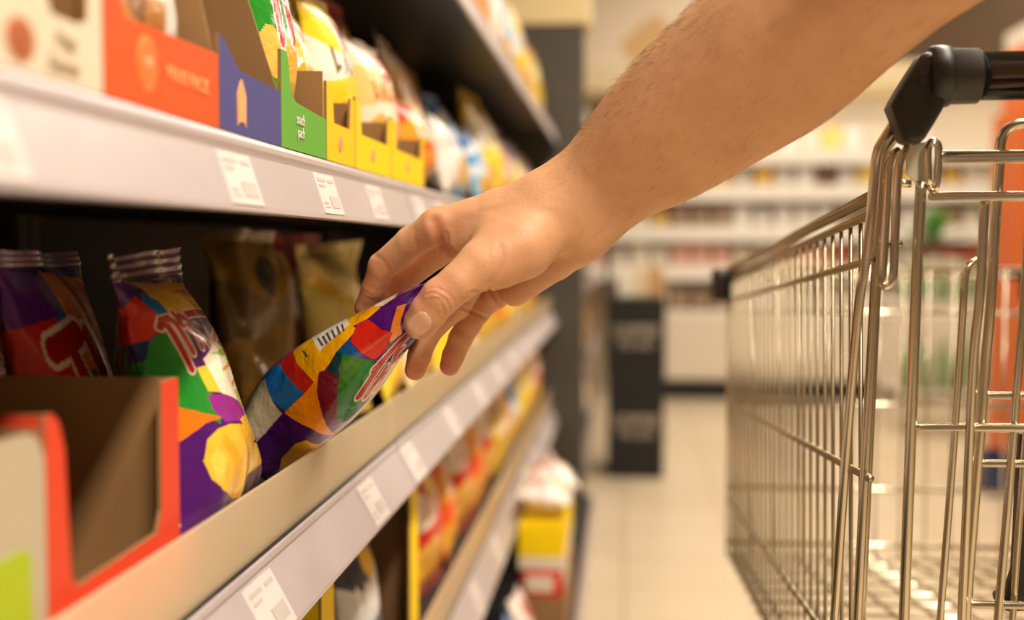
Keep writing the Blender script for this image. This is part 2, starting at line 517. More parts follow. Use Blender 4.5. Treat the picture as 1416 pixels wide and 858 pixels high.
Yl = (246, 208, 28); Rd = (206, 34, 22); Wh = (245, 236, 222); Bl = (26, 84, 170); Gr = (40, 140, 52); Pu = (84, 30, 120); Or = (240, 118, 24); Br = (110, 62, 24)
SCH = {
    'yellow': ('yellow crisp bag with a white roundel', scheme(Yl, (250, 224, 70), Wh, (250, 220, 60), (240, 196, 20), seed=1)),
    'gold': ('gold crisp bag with a brown band', scheme((214, 170, 40), (240, 208, 110), Br, (226, 190, 60), (196, 150, 30), seed=2)),
    'red': ('red snack bag with white lettering', scheme(Rd, (250, 236, 214), Yl, (222, 96, 30), (190, 26, 20), seed=3, lc=(190, 20, 20))),
    'orange': ('orange and red snack bag', scheme((236, 84, 26), (248, 160, 40), Wh, (246, 140, 30), Rd, seed=4)),
    'cream': ('cream snack bag with orange print', scheme((240, 222, 190), (246, 200, 120), (220, 90, 40), (246, 226, 170), (236, 216, 196), seed=5, lc=(200, 80, 40))),
    'blue': ('white and blue snack bag', scheme((232, 234, 236), (70, 160, 222), Bl, (120, 190, 226), (40, 110, 190), seed=6)),
    'yellowwhite': ('yellow bag with a white middle', scheme((248, 216, 40), (246, 238, 220), (160, 40, 120), (250, 222, 50), (226, 186, 20), seed=7, lc=(120, 90, 40))),
    'purple': ('purple snack bag with an orange foot', scheme(Pu, (120, 60, 160), Yl, (244, 170, 60), (70, 24, 110), seed=8)),
    'navy': ('dark blue snack bag with white stripes', scheme((22, 26, 60), (214, 214, 220), (244, 190, 30), (30, 100, 200), (20, 20, 34), seed=9, chip=(60, 150, 90))),
    'white': ('white film bag with a faint red print', scheme((244, 236, 228), (240, 214, 200), (210, 70, 60), (244, 232, 216), (240, 226, 214), seed=10, lc=(206, 90, 70))),
    'green': ('green snack bag with a pale band', scheme((60, 150, 50), (226, 232, 190), Yl, (100, 180, 60), (40, 120, 40), seed=11)),
}
PROTO = {}
for k, (desc, fn) in SCH.items():
    for var in range(3 if k in ('gold', 'yellow') else 2):
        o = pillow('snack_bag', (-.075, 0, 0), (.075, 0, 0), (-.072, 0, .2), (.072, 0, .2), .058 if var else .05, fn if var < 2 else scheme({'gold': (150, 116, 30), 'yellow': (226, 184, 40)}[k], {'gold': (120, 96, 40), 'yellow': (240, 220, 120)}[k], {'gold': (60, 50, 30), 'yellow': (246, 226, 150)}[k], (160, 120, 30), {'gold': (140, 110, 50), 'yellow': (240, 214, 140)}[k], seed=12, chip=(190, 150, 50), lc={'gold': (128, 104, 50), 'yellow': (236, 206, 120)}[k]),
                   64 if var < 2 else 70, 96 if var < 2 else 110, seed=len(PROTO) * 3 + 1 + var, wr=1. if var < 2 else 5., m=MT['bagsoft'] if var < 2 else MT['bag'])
        COL.objects.unlink(o); PROTO[(k, var)] = o
placed = {}


def place_bag(k, shelf, Y, X, h=1., lean=.15, yaw=0., w=1., var=None, roll=0., name='snack_bag'):
    rnd = random.Random(int(Y * 977 + X * 313 + shelf * 7))
    var = rnd.randrange(2) if var is None else var
    o = PROTO[(k, var)].copy(); COL.objects.link(o); o.name = name
    o.scale = (w, 1, h)
    o.rotation_euler = (-lean, roll, PI / 2 + yaw)
    thick = .03
    o.location = (X, Y, SURF[shelf] + math.sin(abs(roll)) * .06 * w + .001 + abs(math.sin(lean)) * .004)
    placed.setdefault((k, shelf), []).append((Y, o))
    return o


ORD = ['nearest', 'second', 'third', 'fourth', 'fifth', 'sixth', 'seventh', 'eighth', 'ninth', 'tenth']


def label_bags():
    for (k, sh), L in placed.items():
        L.sort(key=lambda t: t[0])
        where = {0: 'the bottom deck', 1: 'the fourth shelf', 2: 'the third shelf', 3: 'the tray shelf', 4: 'the top shelf'}[sh]
        for i, (y, o) in enumerate(L):
            d = SCH[k][0]
            if len(L) == 1: tag(o, f'{d}, the only one on {where}', 'snack bag')
            else: tag(o, f'{d} on {where}, {ORD[min(i, 9)]} of them', 'snack bag', f'{k} snack bags on {where}')


# upper shelf (index 3), behind and beyond the trays
for k, Y, X, h, lean, yaw, w in [
    ('gold', .91, -.250, .62, .12, 0, .50), ('yellowwhite', 1.032, -.246, .72, .12, 0, .84), ('yellow', 1.032, -.31, .95, .15, 0, .84),
    ('cream', 1.196, -.246, .68, .12, 0, .98), ('yellow', 1.196, -.31, 1.05, .15, 0, .98),
    ('red', 1.03, -.46, 1.1, .1, 0, .9), ('red', 1.30, -.46, 1.1, .1, 0, .9),
    ('red', 1.40, -.312, 1.12, .15, 0, 1), ('orange', 1.37, -.235, .5, .2, 0, .8), ('cream', 1.565, -.262, 1.04, .25, .1, 1),
    ('white', 1.735, -.25, .66, .25, .1, .95), ('blue', 1.90, -.255, .9, .3, 0, .95), ('blue', 2.06, -.24, .66, .25, .0, .9), ('yellowwhite', 2.22, -.25, 1.12, .2, 0, .95),
    ('yellow', 2.39, -.25, 1.14, .2, .0, .95), ('gold', 2.1, -.36, 1.2, .05, 0, 1), ('cream', 2.56, -.25, .9, .2, 0, 1), ('purple', 2.73, -.25, 1.0, .2, 0, 1), ('yellow', 2.91, -.25, .9, .2, 0, 1),
    ('purple', 3.08, -.25, 1.0, .2, .0, 1), ('orange', 3.25, -.25, .9, .2, 0, 1), ('gold', 3.42, -.25, .95, .2, 0, 1), ('red', 1.62, -.42, .95, .1, 0, 1), ('yellow', 1.8, -.42, .9, .1, 0, 1)]:
    o = place_bag(k, 3, Y, X, h, lean, yaw, w)
    if Y < 1.29 and X > -.4: o.location.z += .003
# topmost shelf
for i, (k, Y) in enumerate([('green', 1.0), ('cream', 1.22), ('white', 1.42), ('green', 1.60), ('white', 1.78), ('orange', 1.97), ('orange', 2.16), ('white', 2.36), ('blue', 2.56), ('blue', 2.76), ('yellowwhite', 2.97), ('cream', 3.18), ('yellow', 3.38), ('gold', 3.54)]):
    place_bag(k, 4, Y, -.255, 1.1 + .1 * math.sin(i * 2), .12, .05 * math.sin(i))
# shelf under the hand (index 2)
for k, Y, X, h, lean, yaw, roll in [
    ('gold', 1.13, -.345, .98, .12, -.5, .05), ('yellow', 1.285, -.300, .93, .1, -.45, -.04), ('red', 1.42, -.40, 1.0, .1, 0, 0), ('red', 1.66, -.42, 1.0, .1, 0, 0),
    ('yellow', 1.42, -.27, .7, .3, .1, 0), ('cream', 1.55, -.26, .6, .3, 0, 0), ('yellow', 1.72, -.26, .62, .3, .1, 0), ('yellowwhite', 1.92, -.26, .6, .3, 0, 0), ('cream', 2.12, -.26, .6, .3, .1, 0),
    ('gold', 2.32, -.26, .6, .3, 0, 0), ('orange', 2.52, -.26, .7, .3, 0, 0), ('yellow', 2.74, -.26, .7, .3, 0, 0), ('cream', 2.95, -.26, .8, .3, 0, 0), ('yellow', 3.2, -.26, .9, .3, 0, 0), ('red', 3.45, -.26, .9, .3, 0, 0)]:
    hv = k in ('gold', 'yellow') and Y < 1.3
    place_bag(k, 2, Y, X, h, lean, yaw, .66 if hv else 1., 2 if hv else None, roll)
# shelf below (index 1)
for k, Y, X, h, lean, yaw in [
    ('navy', 1.212, -.266, .95, .08, .0), ('orange', 1.46, -.266, .84, .22, .12), ('red', 1.48, -.345, 1.05, .05, 0), ('red', 1.64, -.266, .95, .12, -.1), ('orange', 1.82, -.266, .92, .2, .15), ('red', 1.99, -.266, 1.1, .12, -.1),
    ('orange', 2.15, -.264, 1.08, .15, .1), ('red', 2.31, -.266, 1.15, .1, .0), ('gold', 2.48, -.26, .8, .1, 0), ('cream', 2.64, -.26, .95, .1, 0), ('blue', 2.80, -.26, 1.1, .1, 0),
    ('yellow', 2.96, -.26, 1.1, .1, 0), ('yellow', 3.12, -.26, 1.15, .1, 0), ('cream', 3.28, -.26, 1.1, .1, 0), ('red', 3.44, -.26, 1.2, .05, 0)]:
    o = place_bag(k, 1, Y, X, h, lean, yaw)
    if Y < 1.3: o.location.z += .003
# bottom deck (index 0)
for k, Y, X, h, lean, yaw in [
    ('blue', 1.90, -.16, .8, .2, .0), ('white', 2.08, -.16, .75, .2, .0), ('blue', 2.8, -.18, .9, .2, 0), ('red', 2.98, -.18, .9, .2, 0), ('orange', 3.16, -.18, 1., .2, 0), ('white', 3.36, -.18, 1.0, .2, .1),
    ('red', 2.3, -.33, .9, .1, 0), ('orange', 2.5, -.33, .9, .1, 0)]:
    place_bag(k, 0, Y, X, h, lean, yaw)


# ------------------------------------------------------------------ cardboard trays
def tray(y0, y1, zb, xf, depth, front, side, outer, label, cat='cardboard tray', ht=None, name='cardboard_tray', far=None):
    """front: outline in (along aisle, up); side: outline in (back, up) used for both side walls"""
    W = y1 - y0; th = .0022
    m = MB()
    m.prism(front, (xf, y0, zb), (0, 1, 0), (0, 0, 1), th, 0, 1)
    # near side wall: outside faces -Y ; far side wall: outside faces +Y
    fl = [(-p[0], p[1]) for p in side]
    m.prism([( p[0], p[1]) for p in fl][::-1], (xf - th, y0, zb), (1, 0, 0), (0, 0, 1), th, 0, 1)
    m.prism([(p[0], p[1]) for p in (far or side)], (xf - th, y1, zb), (-1, 0, 0), (0, 0, 1), th, 0, 1)
    hb = side[-1][1] if ht is None else ht
    m.prism([(0, 0), (W, 0), (W, hb), (0, hb)], (xf - depth, y1, zb), (0, -1, 0), (0, 0, 1), th, 0, 1)
    m.box((xf - depth, y0, zb), (xf - th, y1, zb + th), 1)
    o = m.build(name, [outer, MT['card']], origin=((xf - depth / 2), (y0 + y1) / 2, zb), label=label, cat=cat)
    return o


def arc(cx, cy, r, a0, a1, n=5):
    return [(cx + r * math.cos(math.radians(a0 + (a1 - a0) * i / n)), cy + r * math.sin(math.radians(a0 + (a1 - a0) * i / n))) for i in range(n + 1)]


def disc(name, c, ry, rz, m, parent, th=.0004, n=28, ring=None):
    P = [(ry * math.cos(2 * PI * i / n), rz * math.sin(2 * PI * i / n)) for i in range(n)]
    b = MB().prism(P, (c[0] + th, c[1], c[2]), (0, 1, 0), (0, 0, 1), th)
    if ring:
        P2 = [(p[0] * ring, p[1] * ring) for p in P]
        b.prism(P2, (c[0] + th * 2, c[1], c[2]), (0, 1, 0), (0, 0, 1), th, 1)
    return b


orangep = pm('print_orange_red', (234, 88, 26), .6, spec=.3)
redo = pm('print_red_orange', (222, 64, 30), .5)
blup = pm('print_blue', (70, 72, 140), .5)
grnp = pm('print_green', (98, 176, 52), .5)
ylp = pm('print_yellow', (255, 216, 0), .65, spec=.25)
ylp2 = pm('print_deep_yellow', (232, 184, 10), .5)
whp = pm('print_white', (232, 218, 192), .5)
peach = pm('print_peach', (250, 176, 116), .5)
cream = pm('print_cream', (250, 214, 160), .5)
ZS = SURF[3] + .0005
ZL = SURF[2] + .0005

# white carton with roundel at the near end of the upper shelf
t = tray(.33, .4865, ZS, -.212, .16, [(0, 0), (.1565, 0), (.1565, .06), (.1445, .06), (.1425, .027), (.134, .0245), (.112, .0245), (.107, .034), (.103, .06), (0, .06)], [(0, 0), (.155, 0), (.155, .11), (0, .06)], whp,
         'off-white carton with brown roundel at the near end of the tray shelf')
disc('roundel', (-.2119, .418, ZS + .0112), .0105, .0078, None, t, ring=.72).build('roundel', [pm('roundel_rim', (200, 120, 62), .5), pm('roundel_core', (176, 92, 52), .5)], t)
text('lettering', 'Mega', .0078, (-.2115, .4535, ZS + .0162), pm('print_taupe', (170, 146, 116), .5), t, sx=1.0)
text('lettering', 'Genuss', .0085, (-.2115, .4515, ZS + .0066), pm('print_taupe', (170, 146, 116), .5), t, sx=1.0)
# orange-red tray
W = .1415
t = tray(.4885, .6295, ZS, -.212, .19, [(0, 0), (.141, 0), (.141, .0385), (.0215, .0355), (.0195, .04), (.0195, .12), (0, .12)], [(0, 0), (.188, 0), (.188, .13), (.02, .13), (0, .038)], orangep,
         'orange-red cardboard tray with pale roundel and lettering on the upper shelf')
disc('roundel', (-.2119, .5325, ZS + .0195), .011, .0125, None, t, ring=.8).build('roundel', [pm('roundel_o', (244, 150, 70), .5), pm('roundel_o2', (240, 122, 56), .5)], t)
text('lettering', 'XX', .006, (-.2108, .5325, ZS + .0195), cream, t)
text('lettering', 'MAXI PACK', .0105, (-.2115, .585, ZS + .0185), peach, t, sx=1.05)
# blue tray
t = tray(.6315, .7465, ZS, -.212, .19, [(0, 0), (.115, 0), (.115, .0335), (.034, .035), (.022, .040), (.010, .047), (0, .050)], [(0, 0), (.188, 0), (.188, .16), (.03, .13), (0, .034)], blup,
         'blue cardboard tray with a peach ribbon mark, between the orange and green trays')
rp = [(-.007, -.013), (-.003, -.010), (0, -.011), (.003, -.010), (.007, -.013), (.0075, .004), (.004, .009), (0, .013), (-.004, .009), (-.0075, .004)]
MB().prism(rp, (-.2114, .668, ZS + .0175), (0, 1, 0), (0, 0, 1), .0006).build('ribbon_mark', peach, t)
# green tray
t = tray(.748, .862, ZS, -.212, .19, [(0, 0), (.114, 0), (.114, .028), (.035, .031), (.026, .034), (.0195, .044), (.0165, .055), (.013, .060), (0, .060)], [(0, 0), (.188, 0), (.188, .05), (.01, .05), (.0, .04)], grnp,
         'green cardboard tray with small white handwriting on the upper shelf', far=[(0, 0), (.188, 0), (.188, .066), (0, .062)])
text('lettering', 'snack', .010, (-.2115, .792, ZS + .0205), MT['label'], t, sx=.9)
text('lettering', 'pack', .010, (-.2115, .793, ZS + .012), MT['label'], t, sx=.9)
# far side wall of the green tray is cut low: brown flap
# yellow trays
for i, (a, b) in enumerate([(.864, .955), (.958, 1.105), (1.108, 1.285)]):
    W = b - a
    t = tray(a, b, ZS, -.212, .19, [(0, 0), (W, 0), (W, .052), (W - .014, .052), (W - .018, .028), (.022, .028), (.018, .052), (0, .056)], [(0, 0), (.188, 0), (.188, .055), (0, .050)], ylp if i else pm('print_yellow_warm', (252, 204, 10), .65, spec=.25),
             'yellow cardboard tray on the upper shelf, ' + ['right beside the green tray', 'middle one of three', 'farthest of three from the green tray'][i], cat='cardboard tray')
    t['group'] = 'yellow cardboard trays on the upper shelf'
    MB().prism([(.006 * math.cos(q * PI / 6), .006 * math.sin(q * PI / 6)) for q in range(12)], (-.2114, a + W * .45, ZS + .0145), (0, 1, 0), (0, 0, 1), .0006).build('round_mark', pm('pinkmark', (236, 160, 110), .5), t)

# printed bag in the green tray (same family as the hero bag)
def fam(colors=None, dark=False):
    Pp, Bb, Rr, Gg, Oo, Yy = [np.array(S(c)) for c in [(92, 34, 128), (24, 104, 176), (206, 44, 24), (36, 132, 46), (238, 140, 22), (246, 190, 30)]]
    def fn(U, V, SDE):
        c = np.empty(U.shape + (3,)); c[:] = Pp
        for colr, poly in [(Gg, [(0, .25), (.5, .3), (.75, .42), (.5, .62), (.0, .55)]), (Rr, [(0, .55), (.42, .58), (.3, .78), (0, .76)]), (Bb, [(.3, .78), (.5, .66), (.5, .82)]), (Oo, [(.42, .6), (1, .62), (.95, .9), (.4, .93)]),
                           (Yy, [(.5, .28), (.9, .3), (.9, .52), (.6, .5)])]:
            c[inpoly(U, V, poly)] = colr
        d = np.hypot(U - .55, (V - .16) * 1.3); c[d < .25] = S((238, 186, 52))
        wl = np.full(U.shape, 9.)
        for pl in [[(.2, .68), (.44, .72)], [(.33, .7), (.42, .42)], [(.52, .7), (.6, .48)], [(.6, .48), (.68, .68)], [(.76, .7), (.82, .52)]]:
            wl = np.minimum(wl, segd(U, V, pl))
        c[wl < .062] = S((250, 236, 220)); c[wl < .042] = S((180, 26, 20))
        c[V > .95] = S((120, 90, 130)); c[V < .05] = S((90, 40, 110))
        return c
    return fn


def famg():
    f0 = fam()
    def fn(U, V, SDE):
        c = np.empty(U.shape + (3,)); c[:] = S((46, 150, 44))
        d = np.hypot(U - .6, (V - .16) * 1.2); c[d < .36] = S((240, 186, 70))
        d = np.hypot(U - .2, (V - .36) * 1.2); c[d < .13] = S((246, 200, 90))
        wl = np.full(U.shape, 9.)
        for pl in [[(.1, .70), (.5, .73)], [(.3, .71), (.36, .44)], [(.5, .70), (.58, .46)], [(.66, .72), (.74, .48)], [(.82, .7), (.88, .5)]]: wl = np.minimum(wl, segd(U, V, pl))
        c[wl < .075] = S((250, 240, 226)); c[wl < .05] = S((196, 30, 24))
        return c
    return fn


o = pillow('crisp_bag', (-.2365, .757, ZS + .004), (-.2365, .856, ZS + .004), (-.252, .757, ZS + .165), (-.252, .860, ZS + .165), .040, famg(), 60, 90, seed=5, m=MT['bag'])
tag(o, 'green crisp bag with red lettering standing in the green tray', 'crisp bag')
o.name = 'crisp_bag'
# pastry bag inside the orange tray
def pastry(U, V, SDE):
    c = np.empty(U.shape + (3,)); c[:] = S((236, 206, 150))
    c[(V > .1) & (V < .3)] = S((214, 158, 92)); d = np.hypot(U - .35, V - .4); c[d < .16] = S((150, 96, 46)); c[(U > .62) & (V > .2)] = S((250, 246, 238))
    c[(U < .3) & (V > .45)] = S((150, 40, 24)); c[(U > .4) & (U < .6) & (V < .45)] = S((196, 132, 60))
    return c


o = pillow('crisp_bag', (-.231, .512, ZS + .004), (-.231, .623, ZS + .004), (-.245, .505, ZS + .15), (-.245, .624, ZS + .15), .030, pastry, 40, 60, seed=15, m=MT['bag'])
tag(o, 'cream and white biscuit bag standing in the orange-red tray', 'crisp bag')
# content of white carton
o = pillow('crisp_bag', (-.232, .41, ZS + .006), (-.232, .478, ZS + .006), (-.245, .41, ZS + .11), (-.245, .478, ZS + .11), .03, scheme((240, 190, 30), (244, 206, 150), Br, (236, 170, 30), seed=33), 30, 40, seed=25)
tag(o, 'yellow and brown bag showing in the cut-out of the off-white carton', 'crisp bag')

# lower open tray with the large cut-out
hh = .1165; W = .147
fr = [(0, 0), (W, 0), (W, hh), (W - .023, hh)] + [(W - .025, .052), (W - .031, .042), (.026, .040), (.021, .046), (.017, .10)] + [(.012, hh - .004), (.006, hh), (0, hh)]
t = tray(.4695, .4695 + W, ZL, -.231, .21, fr, [(0, 0), (.208, 0), (.208, hh), (0, hh)], redo, 'open red-edged cardboard tray behind the clear riser, in front of the dark bags')
# near grey carton with lime panel
t = tray(.33, .4665, ZL, -.230, .2, [(0, 0), (.1365, 0), (.1365, .1), (.132, .108), (.124, .112), (0, .114)], [(0, 0), (.198, 0), (.198, .112), (0, .112)], pm('print_grey', (190, 176, 150), .5),
         'grey carton with a lime green panel at the near end of the lower shelf')
MB().prism([(0, 0), (.035, 0), (.035, .062), (.03, .066), (0, .066)], (-.2294, .418, ZL + .002), (0, 1, 0), (0, 0, 1), .0006).build('lime_panel', pm('print_lime', (170, 190, 20), .5), t)
# trays on the shelf below
TRA, TRB = .912, 1.352
hh = .190
t = tray(TRA, TRB, SURF[1] + .0005, -.231, .2, [(0, 0), (TRB - TRA, 0), (TRB - TRA, hh + .02), (TRB - TRA - .048, hh + .02), (TRB - TRA - .052, .05), (TRB - TRA - .06, .035), (.05, .035), (.043, .05), (.040, hh + .014), (0, hh + .014)],
         [(0, 0), (.198, 0), (.198, .2), (0, .2)], ylp, 'yellow edged cardboard tray holding the dark blue bag on the fourth shelf', far=[(0, 0), (.198, 0), (.198, hh + .02), (0, hh + .02)])
# bottom deck cartons
SX0, SX1, SY0, SY1 = -.1975, -.108, 2.22, 2.60
t = tray(SY0, SY1, SURF[0] + .0005, SX1, SX1 - SX0, [(0, 0), (SY1 - SY0, 0), (SY1 - SY0, .1), (0, .1)], [(0, 0), (SX1 - SX0 - .002, 0), (SX1 - SX0 - .002, .1), (0, .1)], MT['card'], 'brown cardboard box at the foot of the stack on the bottom deck')


def solid(name, lo, hi, m, label, cat, group=None, bevel=.004, parent=None):
    o = MB().box(lo, hi).build(name, m, parent, bevel=bevel, origin=((lo[0] + hi[0]) / 2, (lo[1] + hi[1]) / 2, lo[2]) if parent is None else None)
    if parent is None: tag(o, label, cat, group)
    return o


for i, (ya, cc, lb) in enumerate([(2.23, 'print_red', 'red packet at the near end of the brown box'), (2.352, 'print_white', 'off-white packet in the middle of the brown box'), (2.474, 'print_red', 'red packet at the far end of the brown box')]):
    t = solid('snack_packet', (-.193, ya, SURF[0] + .004), (-.113, ya + .115, SURF[0] + .145), pm(cc, Rd, .5), lb, 'packet', bevel=.014)
    MB().box((-.1132, ya + .02, SURF[0] + .108), (-.1124, ya + .095, SURF[0] + .138)).build('label_panel', whp, t)
    MB().box((-.18, ya - .0004, SURF[0] + .108), (-.13, ya + .0004, SURF[0] + .138)).build('label_panel', whp if i != 1 else pm('print_red', Rd, .5), t)
t = empty('display_carton', (-.156, 2.4, SURF[0] + .146), 'yellow carton with a white band stacked on the packets of the bottom deck', 'carton')
MB().box((SX0 + .002, 2.24, SURF[0] + .146), (SX1 - .002, 2.58, SURF[0] + .170)).build('white_band', whp, t, bevel=.002)
MB().box((SX0 + .002, 2.24, SURF[0] + .170), (SX1 - .002, 2.58, SURF[0] + .232)).build('yellow_body', ylp, t, bevel=.002)
for i, (yy, lb) in enumerate([(2.32, 'white film bag lying on top of the yellow carton, nearer'), (2.49, 'white film bag lying on top of the yellow carton, farther')]):
    o = PROTO[('white', i)].copy(); COL.objects.link(o); o.name = 'snack_bag'; o.scale = (1.05, 1.1, .5); o.rotation_euler = (-1.45, 0, PI / 2 + .2 * i)
    o.location = (-.10, yy, SURF[0] + .268); tag(o, lb, 'snack bag', 'white film bags on the yellow carton')
label_bags()

# ------------------------------------------------------------------ hero standing bag
BL, BR, TL, TR = (-.236, .640, ZL + .002), (-.245, .808, ZL + .002), onx(147, 352, -.285), onx(231, 347, -.287)


def patch_painter(patches, getuv, base):
    """patches measured on the photo are moved once into the bag's own (u, v) print coordinates"""
    PU = [(np.array(S(c)), [getuv(*p) for p in poly]) for c, poly in patches]
    bc = np.array(S(base))
    def fn(U, V, SDE):
        c = np.empty(U.shape + (3,)); c[:] = bc
        for colr, poly in PU:
            if len(colr) == 3:
                c[inpoly(U, V, poly)] = colr
        return c
    return fn


def bilin_uv(BL, BR, TL, TR, bulge=.02):
    u, v = np.meshgrid(np.linspace(-.3, 1.3, 161), np.linspace(-.2, 1.2, 141))
    BLa, BRa, TLa, TRa = [np.array(p, float) for p in (BL, BR, TL, TR)]
    n = np.cross(BRa - BLa, TLa - BLa); n /= np.linalg.norm(n)
    P = (BLa * (1 - u)[..., None] + BRa * u[..., None]) * (1 - v)[..., None] + (TLa * (1 - u)[..., None] + TRa * u[..., None]) * v[..., None]
    b = bulge * np.clip(1 - np.abs(2 * u - 1) ** 2.3, 0, 1) ** .75 * np.clip(1 - np.abs(2 * v - 1) ** 2.6, 0, 1) ** .7
    q = proj(P + n * b[..., None])
    def g(px, py):
        k = np.argmin((q[..., 0] - px) ** 2 + (q[..., 1] - py) ** 2)
        return float(u.flat[k]), float(v.flat[k])
    return g


g = bilin_uv(BL, BR, TL, TR, .03)
PAT = [
    ((246, 190, 30), [(240, 385), (300, 385), (345, 440), (330, 470), (282, 440), (240, 440), (222, 430), (205, 380)]),
    ((206, 120, 20), [(248, 400), (262, 398), (275, 430), (262, 425)]),
    ((30, 110, 180), [(205, 400), (225, 415), (236, 445), (212, 440), (200, 420)]),
    ((204, 46, 22), [(130, 440), (165, 428), (195, 408), (218, 436), (228, 452), (200, 472), (172, 480), (130, 480)]),
    ((14, 50, 110), [(130, 480), (172, 480), (206, 472), (200, 500), (130, 520)]),
    ((36, 138, 44), [(206, 472), (228, 455), (245, 485), (272, 520), (300, 560), (300, 590), (240, 566), (150, 560), (150, 520), (196, 500)]),
    ((150, 40, 140), [(284, 548), (300, 545), (322, 560), (330, 590), (305, 585), (288, 568)]),
    ((246, 120, 24), [(200, 562), (243, 566), (275, 572), (300, 578), (280, 588), (243, 612), (200, 615)]),
    ((252, 206, 60), [(268, 508), (290, 500), (330, 545), (352, 600), (338, 605), (318, 572), (284, 540)]),
    ((252, 240, 214), [(276, 498), (296, 470), (322, 480), (360, 540), (350, 560), (330, 552), (305, 545)]),
    ((150, 196, 40), [(286, 490), (300, 480), (316, 490), (322, 505), (306, 510)]),
    ((240, 120, 30), [(345, 536), (372, 545), (360, 552), (346, 548)]),
    ((190, 210, 30), [(330, 538), (345, 532), (352, 548), (348, 560), (334, 556)]),
    ((246, 196, 40), [(328, 556), (348, 556), (352, 590), (342, 604), (330, 580)]),
    ((244, 190, 56), [(273, 640), (278, 612), (292, 594), (312, 590), (330, 602), (352, 612), (362, 608), (366, 622), (352, 640), (350, 655), (344, 686), (322, 690), (300, 684), (282, 668)]),
    ((232, 172, 44), [(296, 612), (304, 600), (330, 640), (322, 680), (314, 684), (318, 646)]),
    ((250, 204, 84), [(282, 640), (292, 620), (304, 640), (300, 672), (290, 668)]),
    ((214, 110, 60), [(372, 600), (382, 650), (376, 665), (366, 640), (360, 610)]),
]
pp = patch_painter(PAT, g, (78, 22, 104))
LOGO = [[(219, 452), (222, 442), (230, 440)], [(226, 444), (244, 480), (261, 511)], [(232, 438), (240, 446), (262, 486)], [(246, 446), (250, 436), (256, 440), (277, 481)], [(258, 452), (288, 476)],
        [(262, 434), (270, 431), (280, 440), (297, 470)], [(240, 432), (250, 450)]]
LOGO_UV = [[g(*p) for p in pl] for pl in LOGO]
LOGO2_UV = [[g(*p) for p in pl] for pl in [[(303, 498), (308, 510)], [(312, 508), (318, 522)], [(318, 500), (336, 532)], [(322, 520), (326, 530)], [(286, 502), (320, 548)]]]


def hero_fn(U, V, SDE):
    c = pp(U, V, SDE)
    au, av = .15, .19
    dd = np.full(U.shape, 9.)
    for pl in LOGO_UV: dd = np.minimum(dd, segd(U * au, V * av, [(a * au, b * av) for a, b in pl]))
    fr = SDE > 0
    c[fr & (dd < .0034)] = S((250, 232, 214))
    c[fr & (dd < .0024)] = S((176, 30, 22))
    dd = np.full(U.shape, 9.)
    for pl in LOGO2_UV: dd = np.minimum(dd, segd(U * au, V * av, [(a * au, b * av) for a, b in pl]))
    c[fr & (dd < .0012)] = S((226, 150, 60))
    c[(V < .3)] *= 1.
    c[V > .915] = S((112, 90, 112))
    k = (V > .915) & (np.sin(U * 41) + np.sin(U * 17 + V * 90) > .9); c[k] = S((140, 116, 100))
    return c


hero = pillow('crisp_bag', BL, BR, TL, TR, .066, hero_fn, 300, 380, seed=41, m=MT['bag'], seal=.085, wr=1.8)
tag(hero, 'upright purple crisp bag with coloured patches and a yellow crisp, beside the red-edged tray', 'crisp bag')

# same kind of bag, farther back behind the open tray
o = pillow('crisp_bag', (-.302, .622, ZL + .0), (-.302, .742, ZL + .0), (-.34, .628, ZL + .182), (-.34, .738, ZL + .182), .045, fam(), 120, 160, seed=51, m=MT['bag'])
tag(o, 'dark multicoloured crisp bag with red lettering in shadow behind the red-edged tray', 'crisp bag')
o = pillow('crisp_bag', (-.375, .63, ZL + .0), (-.375, .75, ZL + .0), (-.41, .63, ZL + .18), (-.41, .75, ZL + .18), .05, fam(), 40, 60, seed=52, m=MT['bag'])
tag(o, 'hindmost crisp bag in deep shadow, behind two others', 'crisp bag')
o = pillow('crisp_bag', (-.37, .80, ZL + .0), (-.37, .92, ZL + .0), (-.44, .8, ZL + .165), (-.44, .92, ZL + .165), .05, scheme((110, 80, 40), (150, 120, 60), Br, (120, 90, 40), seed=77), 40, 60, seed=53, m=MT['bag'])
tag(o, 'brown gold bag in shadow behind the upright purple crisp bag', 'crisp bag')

# ------------------------------------------------------------------ held bag (lofted between its measured edges)
from bisect import bisect
UPX = [(350, 590), (351, 552), (374, 512), (405, 485), (445, 460), (485, 438), (520, 421), (552, 405), (578, 395), (600, 388)]
LPX = [(352, 600), (381, 662), (415, 640), (452, 610), (486, 582), (514, 552), (538, 520), (556, 492), (578, 462), (606, 396)]
YCC = [.910, .904, .895, .874, .845, .824, .810, .797, .786, .782]
HDD = [.044, .046, .047, .046, .042, .036, .028, .020, .012, .008]


def cr(P, s):
    P = np.array(P, float); n = len(P) - 1
    x = np.clip(s * n, 0, n - 1e-9); i = x.astype(int); t = (x - i)
    if P.ndim == 2: t = t[:, None]
    p = lambda k: P[np.clip(k, 0, n)]
    a, b, c, d = p(i - 1), p(i), p(i + 1), p(i + 2)
    return .5 * (2 * b + (c - a) * t + (2 * a - 5 * b + 4 * c - d) * t * t + (3 * b - a - 3 * c + d) * t ** 3)


